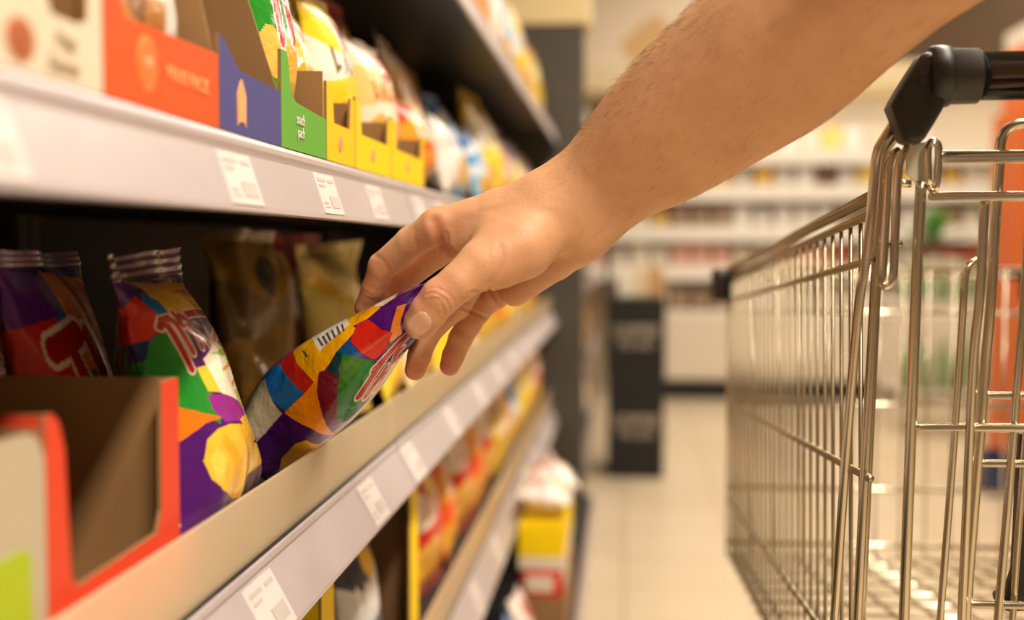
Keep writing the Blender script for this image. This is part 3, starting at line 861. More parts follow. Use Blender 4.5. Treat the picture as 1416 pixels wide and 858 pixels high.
NS, NT = 440, 280
s_ = np.linspace(0, 1, NS + 1)
Ue, Le, Yc_, Hd_ = cr(UPX, s_), cr(LPX, s_), cr(YCC, s_), cr(HDD, s_)
jj = np.arange(2 * NT); tt = np.where(jj <= NT, jj / NT, (2 * NT - jj) / NT); sgn = np.where(jj <= NT, -1., 1.)
rs = np.random.RandomState(3)
ws = [(rs.uniform(6, 22), rs.uniform(-14, 14), rs.uniform(0, 6.3), rs.uniform(.4, 1)) for _ in range(9)]
SS, TT = np.meshgrid(s_, tt, indexing='ij'); SG = np.meshgrid(s_, sgn, indexing='ij')[1]
TP = (1 - np.cos(PI * TT)) / 2; DP = np.abs(np.sin(PI * TT)) ** .8
WV = sum(a * np.sin(f_ * TT + g_ * SS + p_) for f_, g_, p_, a in ws) / 5
AM = .0008 + .0046 * np.clip((SS - .62) / .3, 0, 1) * (1 - np.clip((SS - .93) / .07, 0, 1) * .7) + .002 * np.exp(-(SS / .1) ** 2)
PLT = np.abs(((TT * 5 + SS * 1.5) % 1) - .5) * 2
PXY = Ue[:, None] + (Le - Ue)[:, None] * TP[..., None]
RAY = CF + CR * ((PXY[..., :1] - IW / 2) / FPX) - CU * ((PXY[..., 1:] - IH / 2) / FPX)
Vh = RAY * (Yc_[:, None, None] / RAY[..., 1:2]); Vh[..., 2] += CZ
Vh[..., 1] += SG * Hd_[:, None] * DP
dirv = np.stack([np.full(SG.shape, -.35), SG, np.full(SG.shape, .3)], -1)
Vh += dirv * (WV * AM * np.minimum(1, DP * 2))[..., None]
Vh[..., 1] += SG * (PLT - .5) * .004 * np.clip((SS - .7) / .15, 0, 1) * np.minimum(1, DP * 2) * np.where(SS < .95, 1, .4)
# flat patches of print in loft coordinates
S_g, T_g = np.meshgrid(s_, np.linspace(0, 1, NT + 1), indexing='ij')
Qp = proj(Vh[:, :NT + 1])


def heldst(px, py):
    k = np.argmin((Qp[..., 0] - px) ** 2 + (Qp[..., 1] - py) ** 2)
    i, j = divmod(k, NT + 1)
    s, t = float(s_[i]), j / NT
    # keep points measured past the edge past the edge
    if t <= .02: t = -.05
    if t >= .985: t = 1.05
    return s, t


HP = [
    ((226, 208, 170), [(340, 560), (353, 546), (367, 525), (378, 557), (390, 573), (367, 599), (345, 620)]),
    ((22, 112, 188), [(360, 528), (386, 500), (397, 521), (420, 544), (395, 569), (378, 555), (367, 525)]),
    ((206, 38, 28), [(386, 502), (408, 483), (411, 502), (436, 527), (422, 546), (397, 521)]),
    ((246, 178, 14), [(406, 486), (433, 462), (441, 485), (484, 447), (493, 456), (480, 472), (451, 510), (436, 529), (411, 504)]),
    ((240, 232, 222), [(431, 466), (480, 436), (485, 447), (442, 486)]),
    ((244, 166, 16), [(482, 447), (480, 440), (520, 418), (527, 428), (510, 440), (495, 448), (486, 452)]),
    ((244, 224, 190), [(518, 424), (516, 416), (551, 402), (546, 412), (528, 424)]),
    ((84, 22, 110), [(526, 426), (546, 412), (552, 400), (604, 384), (606, 398), (562, 418), (551, 424), (545, 458), (526, 452), (518, 441), (507, 442)]),
    ((224, 130, 30), [(549, 424), (562, 420), (556, 462), (539, 476), (541, 456)]),
    ((206, 40, 22), [(484, 472), (495, 447), (509, 442), (528, 456), (543, 460), (534, 484), (518, 498), (501, 489)]),
    ((20, 84, 150), [(465, 487), (481, 470), (504, 494), (500, 500), (474, 490)]),
    ((18, 60, 76), [(465, 487), (475, 490), (468, 527), (451, 512)]),
    ((112, 22, 48), [(441, 515), (452, 512), (468, 524), (467, 594), (436, 540)]),
    ((28, 122, 40), [(474, 489), (518, 499), (507, 530), (500, 560), (467, 590)]),
    ((246, 150, 14), [(394, 571), (420, 545), (436, 527), (441, 517), (438, 541), (463, 600), (430, 592), (403, 578)]),
    ((240, 180, 40), [(370, 660), (386, 655), (390, 634), (409, 614), (424, 609), (452, 611), (470, 612), (420, 690), (380, 680)]),
]
HPU = [(np.array(S(c)), [heldst(*p) for p in poly]) for c, poly in HP]
LG = [[heldst(*p) for p in pl] for pl in [[(497, 548), (522, 510), (530, 500)], [(507, 548), (534, 508)], [(520, 538), (545, 498), (548, 486)], [(530, 520), (556, 482)], [(545, 500), (560, 470)], [(518, 512), (540, 488), (560, 466)]]]
TXT = [[heldst(*p) for p in pl] for pl in [[(440, 468), (446, 478)], [(446, 465), (452, 475)], [(452, 461), (457, 471)], [(459, 457), (463, 467)], [(466, 452), (470, 462)], [(472, 449), (476, 458)], [(419, 485), (424, 493)]]]


def held_fn(Sx, Tx, near):
    c = np.empty(Sx.shape + (3,)); c[:] = S((74, 20, 104))
    for colr, poly in HPU: c[near & inpoly(Sx, Tx, poly)] = colr
    L, Wd = .16, .11
    dd = np.full(Sx.shape, 9.)
    for pl in LG: dd = np.minimum(dd, segd(Sx * L, Tx * Wd, [(a * L, b * Wd) for a, b in pl]))
    # pale seam by the lower edge
    c[near & (Tx > .93) & (Sx > .33) & (Sx < .8)] = S((214, 176, 150))
    c[near & (dd < .0042)] = S((238, 220, 196)); c[near & (dd < .0030)] = S((178, 44, 26))
    dd = np.full(Sx.shape, 9.)
    for pl in TXT: dd = np.minimum(dd, segd(Sx * L, Tx * Wd, [(a * L, b * Wd) for a, b in pl]))
    c[near & (dd < .0006)] = S((90, 80, 80))
    c[~near & (Sx > .3) & (Sx < .7) & (Tx > .3) & (Tx < .7)] = S((206, 40, 22))
    return c


Sc = np.repeat(((s_[:-1] + s_[1:]) / 2)[:, None], 2 * NT, 1)
tc2 = np.where(jj < NT, (jj + .5) / NT, (2 * NT - jj - .5) / NT); Tc = np.repeat(tc2[None], NS, 0)
nearm = np.repeat((jj < NT)[None], NS, 0)
heldo = grid_mesh('crisp_bag', Vh, 2 * NT, NS, held_fn(Sc, Tc, nearm), MT['bag'])
# close the two ends
tag(heldo, 'multicoloured patchwork crisp bag held by the hand over the clear riser', 'crisp bag')
bm = bmesh.new(); bm.from_mesh(heldo.data)
bmesh.ops.holes_fill(bm, edges=[e for e in bm.edges if e.is_boundary], sides=0); bmesh.ops.recalc_face_normals(bm, faces=bm.faces)
bm.to_mesh(heldo.data); bm.free()
# ------------------------------------------------------------------ the reaching arm and hand: one continuous surface
MM = .001


def rc(p, a, b, r1, r2):
    """round cone distance"""
    ba = b - a; l2 = ba @ ba; rr = r1 - r2; a2 = l2 - rr * rr; il2 = 1 / l2
    pa = p - a; y = pa @ ba; z = y - l2
    x2 = ((pa * l2 - ba * y[:, None]) ** 2).sum(1)
    y2 = y * y * l2; z2 = z * z * l2
    k = np.sign(rr) * rr * rr * x2
    o = (np.sqrt(np.maximum(x2 * a2 * il2, 0)) + y * rr) * il2 - r1
    m1 = np.sign(z) * a2 * z2 > k
    m2 = ~m1 & (np.sign(y) * a2 * y2 < k)
    o = np.where(m2, np.sqrt(np.maximum(x2 + y2, 0)) * il2 - r1, o)
    o = np.where(m1, np.sqrt(np.maximum(x2 + z2, 0)) * il2 - r2, o)
    return o


def dense(ch, n=3):
    q = smooth_path([np.append(p, r) for p, r in ch], n)
    return [(v[:3], v[3]) for v in q]


def smin(a, b, k):
    h = np.clip(.5 + .5 * (b - a) / k, 0, 1)
    return b + (a - b) * h - k * h * (1 - h)


def chain(p, pts, k=.004):
    d = None
    for (a, ra), (b, rb) in zip(pts[:-1], pts[1:]):
        q = rc(p, a, b, ra, rb)
        d = q if d is None else (smin(d, q, k) if k else np.minimum(d, q))
    return d


def J(px, py, Y, r): return (at(px, py, Y), r * MM)


# forearm: radius side (nearer the camera, upper) and ulna side
FORE1 = [J(776, 270, .788, 18), J(800, 252, .787, 20), J(846, 213, .778, 25), J(906, 158, .762, 31), J(990, 92, .742, 36), J(1070, 30, .722, 38), J(1175, -50, .70, 36), J(1290, -140, .67, 38)]
FORE2 = [J(797, 319, .802, 17.5), J(828, 296, .802, 19.5), J(876, 253, .795, 24), J(936, 213, .782, 29.5), J(1022, 146, .765, 35.5), J(1098, 91, .745, 38), J(1195, 5, .72, 37), J(1300, -90, .69, 40)]
FORE1, FORE2 = dense(FORE1), dense(FORE2)
UPARM = [J(1295, -115, .68, 42), J(1400, -250, .60, 46), J(1450, -420, .55, 50)]
PALM = [
    [J(776, 268, .786, 17), J(690, 294, .788, 15), J(606, 313, .790, 11)],         # index metacarpal
    [J(780, 276, .796, 17), J(705, 303, .808, 16), J(640, 326, .815, 11)],         # middle
    [J(790, 296, .800, 16), J(732, 330, .828, 14), J(682, 352, .838, 10.5)],       # ring
    [J(800, 318, .803, 15), J(765, 358, .838, 13), J(724, 376, .854, 10)],         # little, heel of the hand
    [J(806, 322, .800, 15), J(768, 362, .815, 12), J(712, 404, .838, 10)],
    [J(770, 300, .785, 20), J(722, 345, .768, 17.5), J(690, 362, .762, 16)],        # ball of the thumb
    [J(740, 290, .782, 17), J(690, 330, .775, 16), J(640, 340, .785, 8)],
]
THUMB = [J(722, 338, .768, 17), J(664, 366, .754, 14.2), J(634, 391, .748, 12.0), J(609, 411, .746, 11.9), J(593, 431, .748, 11.4), J(582, 446, .751, 10.7)]
INDEX = [J(606, 313, .790, 11), J(568, 335, .800, 10.2), J(529, 369, .812, 9.6), J(518, 398, .820, 8.4), J(507, 425, .828, 8.0), J(516, 446, .826, 7.2), J(528, 466, .822, 6.4)]
MIDDLE = [J(640, 326, .815, 11), J(600, 352, .828, 10.2), J(562, 382, .836, 9.6), J(548, 414, .838, 8.6), J(545, 438, .834, 8.0), J(556, 472, .816, 6.8)]
RING = [J(682, 352, .838, 10.5), J(654, 388, .836, 9.6), J(632, 424, .830, 9.0), J(606, 446, .822, 8.2), J(590, 466, .816, 8.0), J(580, 492, .812, 7.8), J(574, 512, .810, 7.0)]
THUMB_ = 0
LITTLE = [J(724, 378, .852, 10), J(694, 402, .850, 9.8), J(664, 424, .845, 9.2), J(648, 449, .840, 8.6), J(637, 468, .838, 8.2), J(627, 492, .836, 7.6), J(622, 506, .836, 7.0)]


def base_sdf(p):
    d = smin(chain(p, FORE1, .0), chain(p, FORE2, .0), .014)
    d = smin(d, chain(p, UPARM, .02), .02)
    pal = None
    for c in PALM:
        q = chain(p, c, .003); pal = q if pal is None else smin(pal, q, .010)
    d = smin(d, pal, .016)
    th = chain(p, THUMB, .0018)
    out = smin(d, th, .011)
    for fg, kk in ((INDEX, .007), (MIDDLE, .005), (RING, .004), (LITTLE, .005)):
        out = np.minimum(out, smin(d, chain(p, fg, .0018), kk))
    # nothing blends finger to finger except a trace
    return out


def grad(fn, p, e=.0004):
    g_ = np.empty_like(p)
    for k in range(3):
        q = p.copy(); q[:, k] += e; r = p.copy(); r[:, k] -= e
        g_[:, k] = (fn(q) - fn(r)) / (2 * e)
    return g_


def march(px, py, t0=.5, t1=1.1):
    """where the line of sight measured on the photo meets the skin"""
    px = np.atleast_1d(np.array(px, float)); py = np.atleast_1d(np.array(py, float))
    dirs = np.array([ray(a, b) for a, b in zip(px, py)]); dirs /= np.linalg.norm(dirs, axis=1)[:, None]
    o = np.array([0, 0, CZ]); t = np.full(len(px), t0)
    for _ in range(60): t = t + .8 * base_sdf(o + dirs * t[:, None])
    return o + dirs * t[:, None], np.abs(base_sdf(o + dirs * t[:, None])) < .002


CREASES = []   # (points, depth mm, width mm)


def crease(pts, depth, width, n=8):
    q = np.array(smooth_path([(a, b, 0) for a, b in pts], n))[:, :2]
    P, ok = march(q[:, 0], q[:, 1])
    P = P[ok]
    if len(P) > 1: CREASES.append((P, depth * MM, width * MM))


# thumb knuckle folds
crease([(592, 400), (602, 398), (616, 404), (626, 414), (630, 424)], .65, .9)
crease([(590, 407), (600, 405), (611, 411), (619, 420), (622, 430)], .7, .9)
crease([(593, 415), (602, 413), (609, 418), (613, 426), (613, 434)], .6, .8)
crease([(604, 412), (612, 416), (610, 424), (602, 421), (604, 412)], .35, .7)
crease([(600, 393), (612, 396), (624, 404)], .25, .7)
# first web folds beside the index knuckle
crease([(600, 306), (606, 322), (610, 338), (620, 352)], 1.5, 3.2)
crease([(574, 318), (573, 332), (580, 346)], .4, 2.0)
crease([(618, 322), (622, 340), (632, 352)], .5, 1.2)
# crease round the ball of the thumb
crease([(652, 404), (672, 401), (690, 399), (708, 394), (722, 386)], .9, 1.1)
crease([(692, 342), (694, 358), (688, 376), (676, 392)], .5, 2.2)
# palm side of the ring and little finger
crease([(674, 398), (682, 408), (690, 418), (698, 428)], 1.2, 1.1)
crease([(640, 426), (652, 431), (664, 436), (674, 441)], 1.2, 1.1)
# index finger joints
crease([(514, 352), (524, 356), (532, 364), (536, 373)], .35, 1.5)
crease([(487, 404), (500, 402), (514, 408)], .3, .8)
crease([(559, 500), (572, 498), (586, 502)], .25, .8)
crease([(606, 470), (620, 474), (634, 482)], .3, .8)
# wrist
crease([(822, 330), (838, 312), (846, 296)], .35, 1.4)
crease([(845, 300), (862, 292), (876, 290), (868, 300)], .3, 1.0)
VEINS = []
for pts, h_, w_ in [([(700, 270), (735, 283), (772, 288), (800, 300)], .22, 3.0), ([(636, 292), (680, 300), (720, 316)], .2, 2.6), ([(850, 285), (890, 262), (930, 232), (1000, 190)], .25, 3.0), ([(620, 306), (655, 290), (700, 280)], .3, 2.6)]:
    q = np.array(smooth_path([(a, b, 0) for a, b in pts], 8))[:, :2]; P, ok = march(q[:, 0], q[:, 1]); VEINS.append((P[ok], h_ * MM, w_ * MM))
# nail of the thumb
NC, NOK = march([578], [450])
nax = np.array([-.80, .60])      # direction of the nail tip on the photo
nay = np.array([.60, .80])


def polyd(p, P):
    d = np.full(len(p), 1e9)
    for a, b in zip(P[:-1], P[1:]):
        ab = b - a; t = np.clip(((p - a) @ ab) / (ab @ ab + 1e-12), 0, 1)
        q = p - a - t[:, None] * ab; d = np.minimum(d, (q * q).sum(1))
    return np.sqrt(d)


nail_ang = np.linspace(0, 2 * PI, 40)
def nail_pt(r, a):
    # squarish oval, 18 px long and 15 px wide half axes about 10 x 8
    ca, sa = np.cos(a), np.sin(a)
    e = (np.abs(ca) ** 2.8 + np.abs(sa) ** 2.8) ** (-1 / 2.8)
    x = r * e * ca * 20.5; y = r * e * sa * 15.0
    return 577 + nax[0] * x + nay[0] * y, 450 + nax[1] * x + nay[1] * y


nx, ny = nail_pt(1.06, nail_ang); NRIM, ok = march(nx, ny); NRIM = NRIM[ok]


def full_sdf(p):
    d = base_sdf(p)
    for P, dep, wd in CREASES:
        c = P.mean(0); R = np.linalg.norm(P - c, axis=1).max() + 4 * wd
        m = ((p - c) ** 2).sum(1) < R * R
        if m.any():
            q = polyd(p[m], P); d[m] += dep * np.exp(-(q / wd) ** 2) - dep * .35 * np.exp(-((q - 2 * wd) / wd) ** 2)
    for P, h_, wd in VEINS:
        c = P.mean(0); R = np.linalg.norm(P - c, axis=1).max() + 3 * wd
        m = ((p - c) ** 2).sum(1) < R * R
        if m.any(): q = polyd(p[m], P); d[m] -= h_ * np.exp(-(q / wd) ** 2)
    m = ((p - NRIM.mean(0)) ** 2).sum(1) < .016 ** 2
    if m.any():
        q = polyd(p[m], NRIM); d[m] += .00038 * np.exp(-(q / .0007) ** 2) - .0003 * np.exp(-((q - .0016) / .0009) ** 2)
    return d


def surface_nets(fn, lo, hi, h, hc):
    lo = np.array(lo); n = np.ceil((np.array(hi) - lo) / h).astype(int); f = int(round(hc / h)); n = (n // f + 1) * f
    nc = n // f
    ax = [lo[k] + hc * (np.arange(nc[k]) + .5) for k in range(3)]
    G = np.stack(np.meshgrid(*ax, indexing='ij'), -1).reshape(-1, 3)
    dc = np.concatenate([fn(G[i:i + 200000]) for i in range(0, len(G), 200000)]).reshape(nc)
    V = np.repeat(np.repeat(np.repeat(np.where(dc > 0, 1., -1.).astype(np.float32), f, 0), f, 1), f, 2)
    near = np.argwhere(np.abs(dc) < hc * 1.9)
    sub = np.stack(np.meshgrid(*[np.arange(f)] * 3, indexing='ij'), -1).reshape(-1, 3)
    for i in range(0, len(near), 3000):
        idx = (near[i:i + 3000, None, :] * f + sub[None]).reshape(-1, 3)
        V[idx[:, 0], idx[:, 1], idx[:, 2]] = fn(lo + idx * h)
    # cells with a change of sign
    s = V > 0
    c = [s[a:s.shape[0] - 1 + a, b:s.shape[1] - 1 + b, e:s.shape[2] - 1 + e] for a in (0, 1) for b in (0, 1) for e in (0, 1)]
    sm = sum(x.astype(np.int8) for x in c); act = (sm > 0) & (sm < 8)
    ci = np.argwhere(act); idm = -np.ones(act.shape, np.int32); idm[tuple(ci.T)] = np.arange(len(ci))
    acc = np.zeros((len(ci), 3)); cnt = np.zeros(len(ci))
    corners = [(a, b, e) for a in (0, 1) for b in (0, 1) for e in (0, 1)]
    for A in corners:
        for k in range(3):
            if A[k]: continue
            B = list(A); B[k] = 1
            va = V[ci[:, 0] + A[0], ci[:, 1] + A[1], ci[:, 2] + A[2]]; vb = V[ci[:, 0] + B[0], ci[:, 1] + B[1], ci[:, 2] + B[2]]
            m = (va > 0) != (vb > 0); t = np.where(m, va / (va - vb + 1e-20), 0)
            q = np.array(A, float) + np.zeros((len(ci), 3)); q[:, k] += t
            acc[m] += q[m]; cnt[m] += 1
    P = lo + h * (ci + acc / cnt[:, None])
    F = []
    for k in range(3):
        u, w = (k + 1) % 3, (k + 2) % 3
        sl0 = [slice(None)] * 3; sl1 = [slice(None)] * 3; sl0[k] = slice(0, -1); sl1[k] = slice(1, None)
        m = s[tuple(sl0)] != s[tuple(sl1)]
        e = np.argwhere(m)
        e = e[(e[:, u] > 0) & (e[:, w] > 0) & (e[:, u] < s.shape[u] - 1) & (e[:, w] < s.shape[w] - 1)]
        q = []
        for du, dw in ((-1, -1), (0, -1), (0, 0), (-1, 0)):
            x = e.copy(); x[:, u] += du; x[:, w] += dw; q.append(idm[x[:, 0], x[:, 1], x[:, 2]])
        q = np.stack(q, 1)
        pos = s[e[:, 0], e[:, 1], e[:, 2]]
        q[pos] = q[pos][:, ::-1]
        F.append(q)
    return P, np.concatenate(F)


ALLJ = [j for c in (FORE1, FORE2, UPARM, THUMB, INDEX, MIDDLE, RING, LITTLE, *PALM) for j in c]
lo = np.min([p - r for p, r in ALLJ], 0) - .01; hi = np.max([p + r for p, r in ALLJ], 0) + .01
PH, FH = surface_nets(full_sdf, lo, hi, .00125, .00625)
for _ in range(2):
    d_ = full_sdf(PH); g_ = grad(full_sdf, PH); PH = PH - g_ * (d_ / np.maximum((g_ * g_).sum(1), .3))[:, None] * .9
me = D.meshes.new('reaching_arm')
me.from_pydata(PH.tolist(), [], FH.tolist())
me.polygons.foreach_set('use_smooth', [True] * len(FH))
# natural skin tone variation: redder at knuckles, finger tips and folds
rednd = np.zeros(len(PH))
for (p, r), wgt in [(THUMB[-1], .5), (THUMB[3], .45), (INDEX[2], .5), (INDEX[0], .35), (RING[-1], .9), (LITTLE[-1], .9), (RING[3], .4), (LITTLE[3], .3), (INDEX[4], .5), (MIDDLE[2], .5), (PALM[5][2], .2)]:
    rednd = np.maximum(rednd, wgt * np.exp(-((PH - p) ** 2).sum(1) / (r * 1.7) ** 2))
for P, dep, wd in CREASES:
    m = ((PH - P.mean(0)) ** 2).sum(1) < .03 ** 2
    if m.any(): rednd[m] = np.maximum(rednd[m], .45 * dep / .0009 * np.exp(-(polyd(PH[m], P) / (wd * 1.4)) ** 2))
a_ = me.attributes.new('red', 'FLOAT', 'POINT'); a_.data.foreach_set('value', np.clip(rednd, 0, 1).astype(np.float32))
sk = D.materials.new('skin'); sk.use_nodes = True; nt = sk.node_tree; N = nt.nodes; L = nt.links; b = N['Principled BSDF']
tc = N.new('ShaderNodeTexCoord'); at1 = N.new('ShaderNodeAttribute'); at1.attribute_name = 'red'
n1 = N.new('ShaderNodeTexNoise'); n1.inputs['Scale'].default_value = 38; n1.inputs['Detail'].default_value = 6; n1.inputs['Roughness'].default_value = .65
n2 = N.new('ShaderNodeTexNoise'); n2.inputs['Scale'].default_value = 420; n2.inputs['Detail'].default_value = 3
n3 = N.new('ShaderNodeTexVoronoi'); n3.inputs['Scale'].default_value = 900
for n_ in (n1, n2, n3): L.new(tc.outputs['Object'], n_.inputs['Vector'])
rp_ = N.new('ShaderNodeValToRGB'); e = rp_.color_ramp.elements
e[0].position = .32; e[0].color = (*S((208, 155, 114)), 1); e[1].position = .68; e[1].color = (*S((219, 168, 126)), 1)
L.new(n1.outputs['Fac'], rp_.inputs[0])
mx = N.new('ShaderNodeMix'); mx.data_type = 'RGBA'; L.new(at1.outputs['Fac'], mx.inputs[0]); L.new(rp_.outputs[0], mx.inputs[6]); mx.inputs[7].default_value = (*S((200, 122, 90)), 1)
L.new(mx.outputs[2], b.inputs['Base Color'])
ad = N.new('ShaderNodeMath'); ad.operation = 'MULTIPLY_ADD'; L.new(n3.outputs['Distance'], ad.inputs[0]); ad.inputs[1].default_value = .5; L.new(n2.outputs['Fac'], ad.inputs[2])
bp = N.new('ShaderNodeBump'); bp.inputs['Strength'].default_value = .35; bp.inputs['Distance'].default_value = .0006
L.new(ad.outputs[0], bp.inputs['Height']); L.new(bp.outputs[0], b.inputs['Normal'])
b.inputs['Roughness'].default_value = .5; b.inputs['Specular IOR Level'].default_value = .4
b.inputs['Subsurface Weight'].default_value = .25; b.inputs['Subsurface Radius'].default_value = (1, .35, .18); b.inputs['Subsurface Scale'].default_value = .006
me.materials.append(sk); me.update()
arm = D.objects.new('person', me); COL.objects.link(arm)
tag(arm, 'bare right arm of a person, hand pinching the patchwork crisp bag', 'person')
# thumb nail: a thin curved plate
nn_ = []
NR, NA = 9, 40
gx, gy = [], []
for r in np.linspace(0, 1, NR):
    for a in np.linspace(0, 2 * PI, NA, endpoint=False):
        x, y = nail_pt(r, a); gx.append(x); gy.append(y)
PN, ok = march(gx, gy); gn = grad(base_sdf, PN); gn /= np.linalg.norm(gn, axis=1)[:, None]
rr_ = np.repeat(np.linspace(0, 1, NR), NA)
PN1 = PN + gn * (.00014 * (1 - rr_ ** 4))[:, None] + 0; PN2 = PN - gn * .0008
vs = np.concatenate([PN1, PN2]); o2 = NR * NA; fs = []
for i in range(NR - 1):
    for j in range(NA):
        a, b2, c, d = i * NA + j, i * NA + (j + 1) % NA, (i + 1) * NA + (j + 1) % NA, (i + 1) * NA + j
        fs.append((a, d, c, b2)); fs.append((o2 + a, o2 + b2, o2 + c, o2 + d))
k_ = (NR - 1) * NA
fs += [(k_ + j, o2 + k_ + j, o2 + k_ + (j + 1) % NA, k_ + (j + 1) % NA) for j in range(NA)]
nail = MB().add(vs, fs).build('thumbnail', mat('nail', (228, 176, 146), .25, coat=.4, sss=(.2, (1, .4, .2), .003)), arm, smooth=True, label='pale thumbnail')
finish_normals(nail)
# fine hairs on the forearm and back of the hand
rs = np.random.RandomState(8)
hb = MB()
cand = rs.permutation(len(PH))[:26000]
gp = grad(base_sdf, PH[cand], .001); gp /= np.linalg.norm(gp, axis=1)[:, None]
pr_ = proj(PH[cand])
adir = (FORE1[3][0] - FORE1[-4][0]); adir /= np.linalg.norm(adir)
cnt_ = 0
for idx, nrm, q in zip(cand, gp, pr_):
    x, y = q
    if x < 740 or x > 1400: continue
    up = nrm[2] * .8 + .5 - .3 * nrm[0]
    dens = min(1, max(0, (x - 740) / 160)) * max(.1, up) * .45
    if rs.rand() > dens: continue
    p0 = PH[idx]; dr = adir + nrm * .35 + rs.normal(0, .28, 3); dr -= nrm * (dr @ nrm) * .55; dr /= np.linalg.norm(dr)
    ln = rs.uniform(.004, .010)
    pts = [p0 - nrm * .0002, p0 + dr * ln * .5 + nrm * .0006, p0 + dr * ln + nrm * .0002 + np.array([0, 0, -.0008])]
    hb.tube(pts, [.00008, .00006, .00001], 3, cap=False); cnt_ += 1
hb.build('arm_hair', pm('hair_brown', (122, 80, 48), .5), arm, kind='stuff', label='fine brown arm hair')

# ------------------------------------------------------------------ shopping trolley
CH, CD = MT['chrome'], MT['chromed']
XM = .432      # middle of the trolley
cart = empty('shopping_cart', (XM, 1.2, 0), 'wire shopping cart with black handle beside the shelving', 'shopping cart')
hc = at(1380, 105, .76); HY, HZ = .76, hc[2]
xl = at(1300, 105, HY)[0]; xr = 2 * XM - xl


def mir(pts): return [np.array([2 * XM - p[0], p[1], p[2]]) for p in pts]


hb_ = MB().tube([(at(1345, 105, HY)[0], HY, HZ), (2 * XM - at(1345, 105, HY)[0], HY, HZ)], .0144, 28)
h_ = hb_.build('handle_bar', MT['glossblack'], cart, smooth=True)
for sg in (1, -1):
    def X(x): return x if sg == 1 else 2 * XM - x
    m = MB()
    ax = (sg, 0, 0)
    c0 = (X(at(1281, 105, HY)[0]), HY, HZ)
    m.lathe(c0, ax, [(0, .010), (.0005, .0165), (.003, .0182), (.009, .0186), (.0125, .0180), (.0135, .0172), (.014, .0166), (.029, .0164), (.0300, .0158), (.0302, .0145)], 32)
    m.build('grip_collar', MT['plastic'], cart, smooth=True).data.shade_smooth()
    q = [(1290, 68), (1276, 74), (1262, 96), (1247, 120), (1237, 137), (1233, 147), (1239, 162), (1246, 184), (1252, 194), (1262, 198), (1274, 198), (1282, 190), (1293, 172), (1306, 150), (1311, 130), (1308, 84)]
    P = [at(a, b, HY - .012) for a, b in q]
    P = [np.array([X(p[0]), p[1], p[2]]) for p in P]
    m = MB(); k = len(P); m.add(P + [p + np.array([0, .026, 0]) for p in P], [tuple(range(k)), tuple(range(k, 2 * k))[::-1]] + [(i, k + i, k + (i + 1) % k, (i + 1) % k) for i in range(k)])
    o = m.build('handle_bracket', MT['plastic'], cart); finish_normals(o)
    bv = o.modifiers.new('bevel', 'BEVEL'); bv.width = .004; bv.segments = 3; bv.limit_method = 'ANGLE'; bv.angle_limit = .9
    o.data.polygons.foreach_set('use_smooth', [True] * len(o.data.polygons))
    cc = at(1276, 107, HY - .012); m = MB(); m.lathe((X(cc[0]), cc[1] + .001, cc[2]), (0, -1, 0), [(0, .0034), (.0015, .0034), (.0018, .0022)], 14)
    m.build('bracket_screw', MT['black'], o, smooth=False)

MI = lambda pts, sg: pts if sg == 1 else mir(pts)


def rod(mb, q, r, n=6, seg=5, sg=1):
    P = [at(*a) for a in q]
    mb.tube(MI(smooth_path(P, seg) if seg else P, sg), r, n if n > 6 else 8)


for sg in (1, -1):
    fr = MB()
    rod(fr, [(1243, 158, .772), (1226, 186, .772), (1214, 208, .772), (1209, 240, .774), (1204, 300, .776), (1196, 370, .78), (1188, 420, .782), (1172, 600, .79), (1154, 858, .80), (1140, 1050, .81)], .0030, 10, sg=sg)
    rod(fr, [(1250, 168, .785), (1232, 196, .785), (1221, 220, .785), (1216, 300, .787), (1209, 420, .79), (1197, 640, .793), (1186, 858, .796), (1178, 1060, .80)], .0032, 10, sg=sg)
    rod(fr, [(1224, 222, .792), (1218, 300, .793), (1211, 420, .798), (1201, 640, .80), (1191, 858, .804)], .0028, 10, sg=sg)
    rod(fr, [(1274, 250, .775), (1270, 330, .778), (1266, 420, .78), (1258, 640, .785), (1250, 858, .79), (1243, 1060, .795)], .0034, 10, sg=sg)
    fr.build('rear_frame', CH, cart, smooth=True)
    lp = MB()
    rod(lp, [(1262, 190, .766), (1254, 206, .766), (1245, 222, .765), (1241, 250, .765), (1238, 320, .766), (1236, 375, .767), (1232, 391, .767), (1225, 396, .767), (1220, 390, .768), (1221, 370, .768), (1224, 320, .769), (1228, 250, .77), (1230, 226, .771), (1236, 213, .772), (1243, 208, .773)], .0026, 10, sg=sg)
    for a in [(1257, 254), (1245, 338)]:
        pa = at(*a, .772); lp.tube(MI([pa + np.array([-.008, 0, 0]), pa + np.array([.001, 0, 0])], sg), [.0022, .0026], 10)
    lp.build('hinge_loop', CH, cart, smooth=True)
    # plate with the hook
    q = [(1252, 207), (1262, 199), (1284, 196), (1284, 262), (1276, 262), (1254, 240)]
    P = MI([at(a, b, .778) for a, b in q], sg)
    k = len(P); m = MB().add(P + [p + np.array([0, .002, 0]) for p in P], [tuple(range(k)), tuple(range(k, 2 * k))[::-1]] + [(i, k + i, k + (i + 1) % k, (i + 1) % k) for i in range(k)])
    o = m.build('hinge_plate', MT['plate'], cart); finish_normals(o)
    m = MB(); rod(m, [(1284, 256, .772), (1283, 210, .772), (1287, 198, .772), (1293, 196, .772), (1298, 206, .772), (1297, 236, .773), (1294, 258, .774), (1288, 261, .774), (1284, 256, .772)], .0024, 8, sg=sg)
    m.build('plate_hook', CH, cart, smooth=True)

# rear gate and child seat
XE = 2 * XM - at(1300, 217, .775)[0]


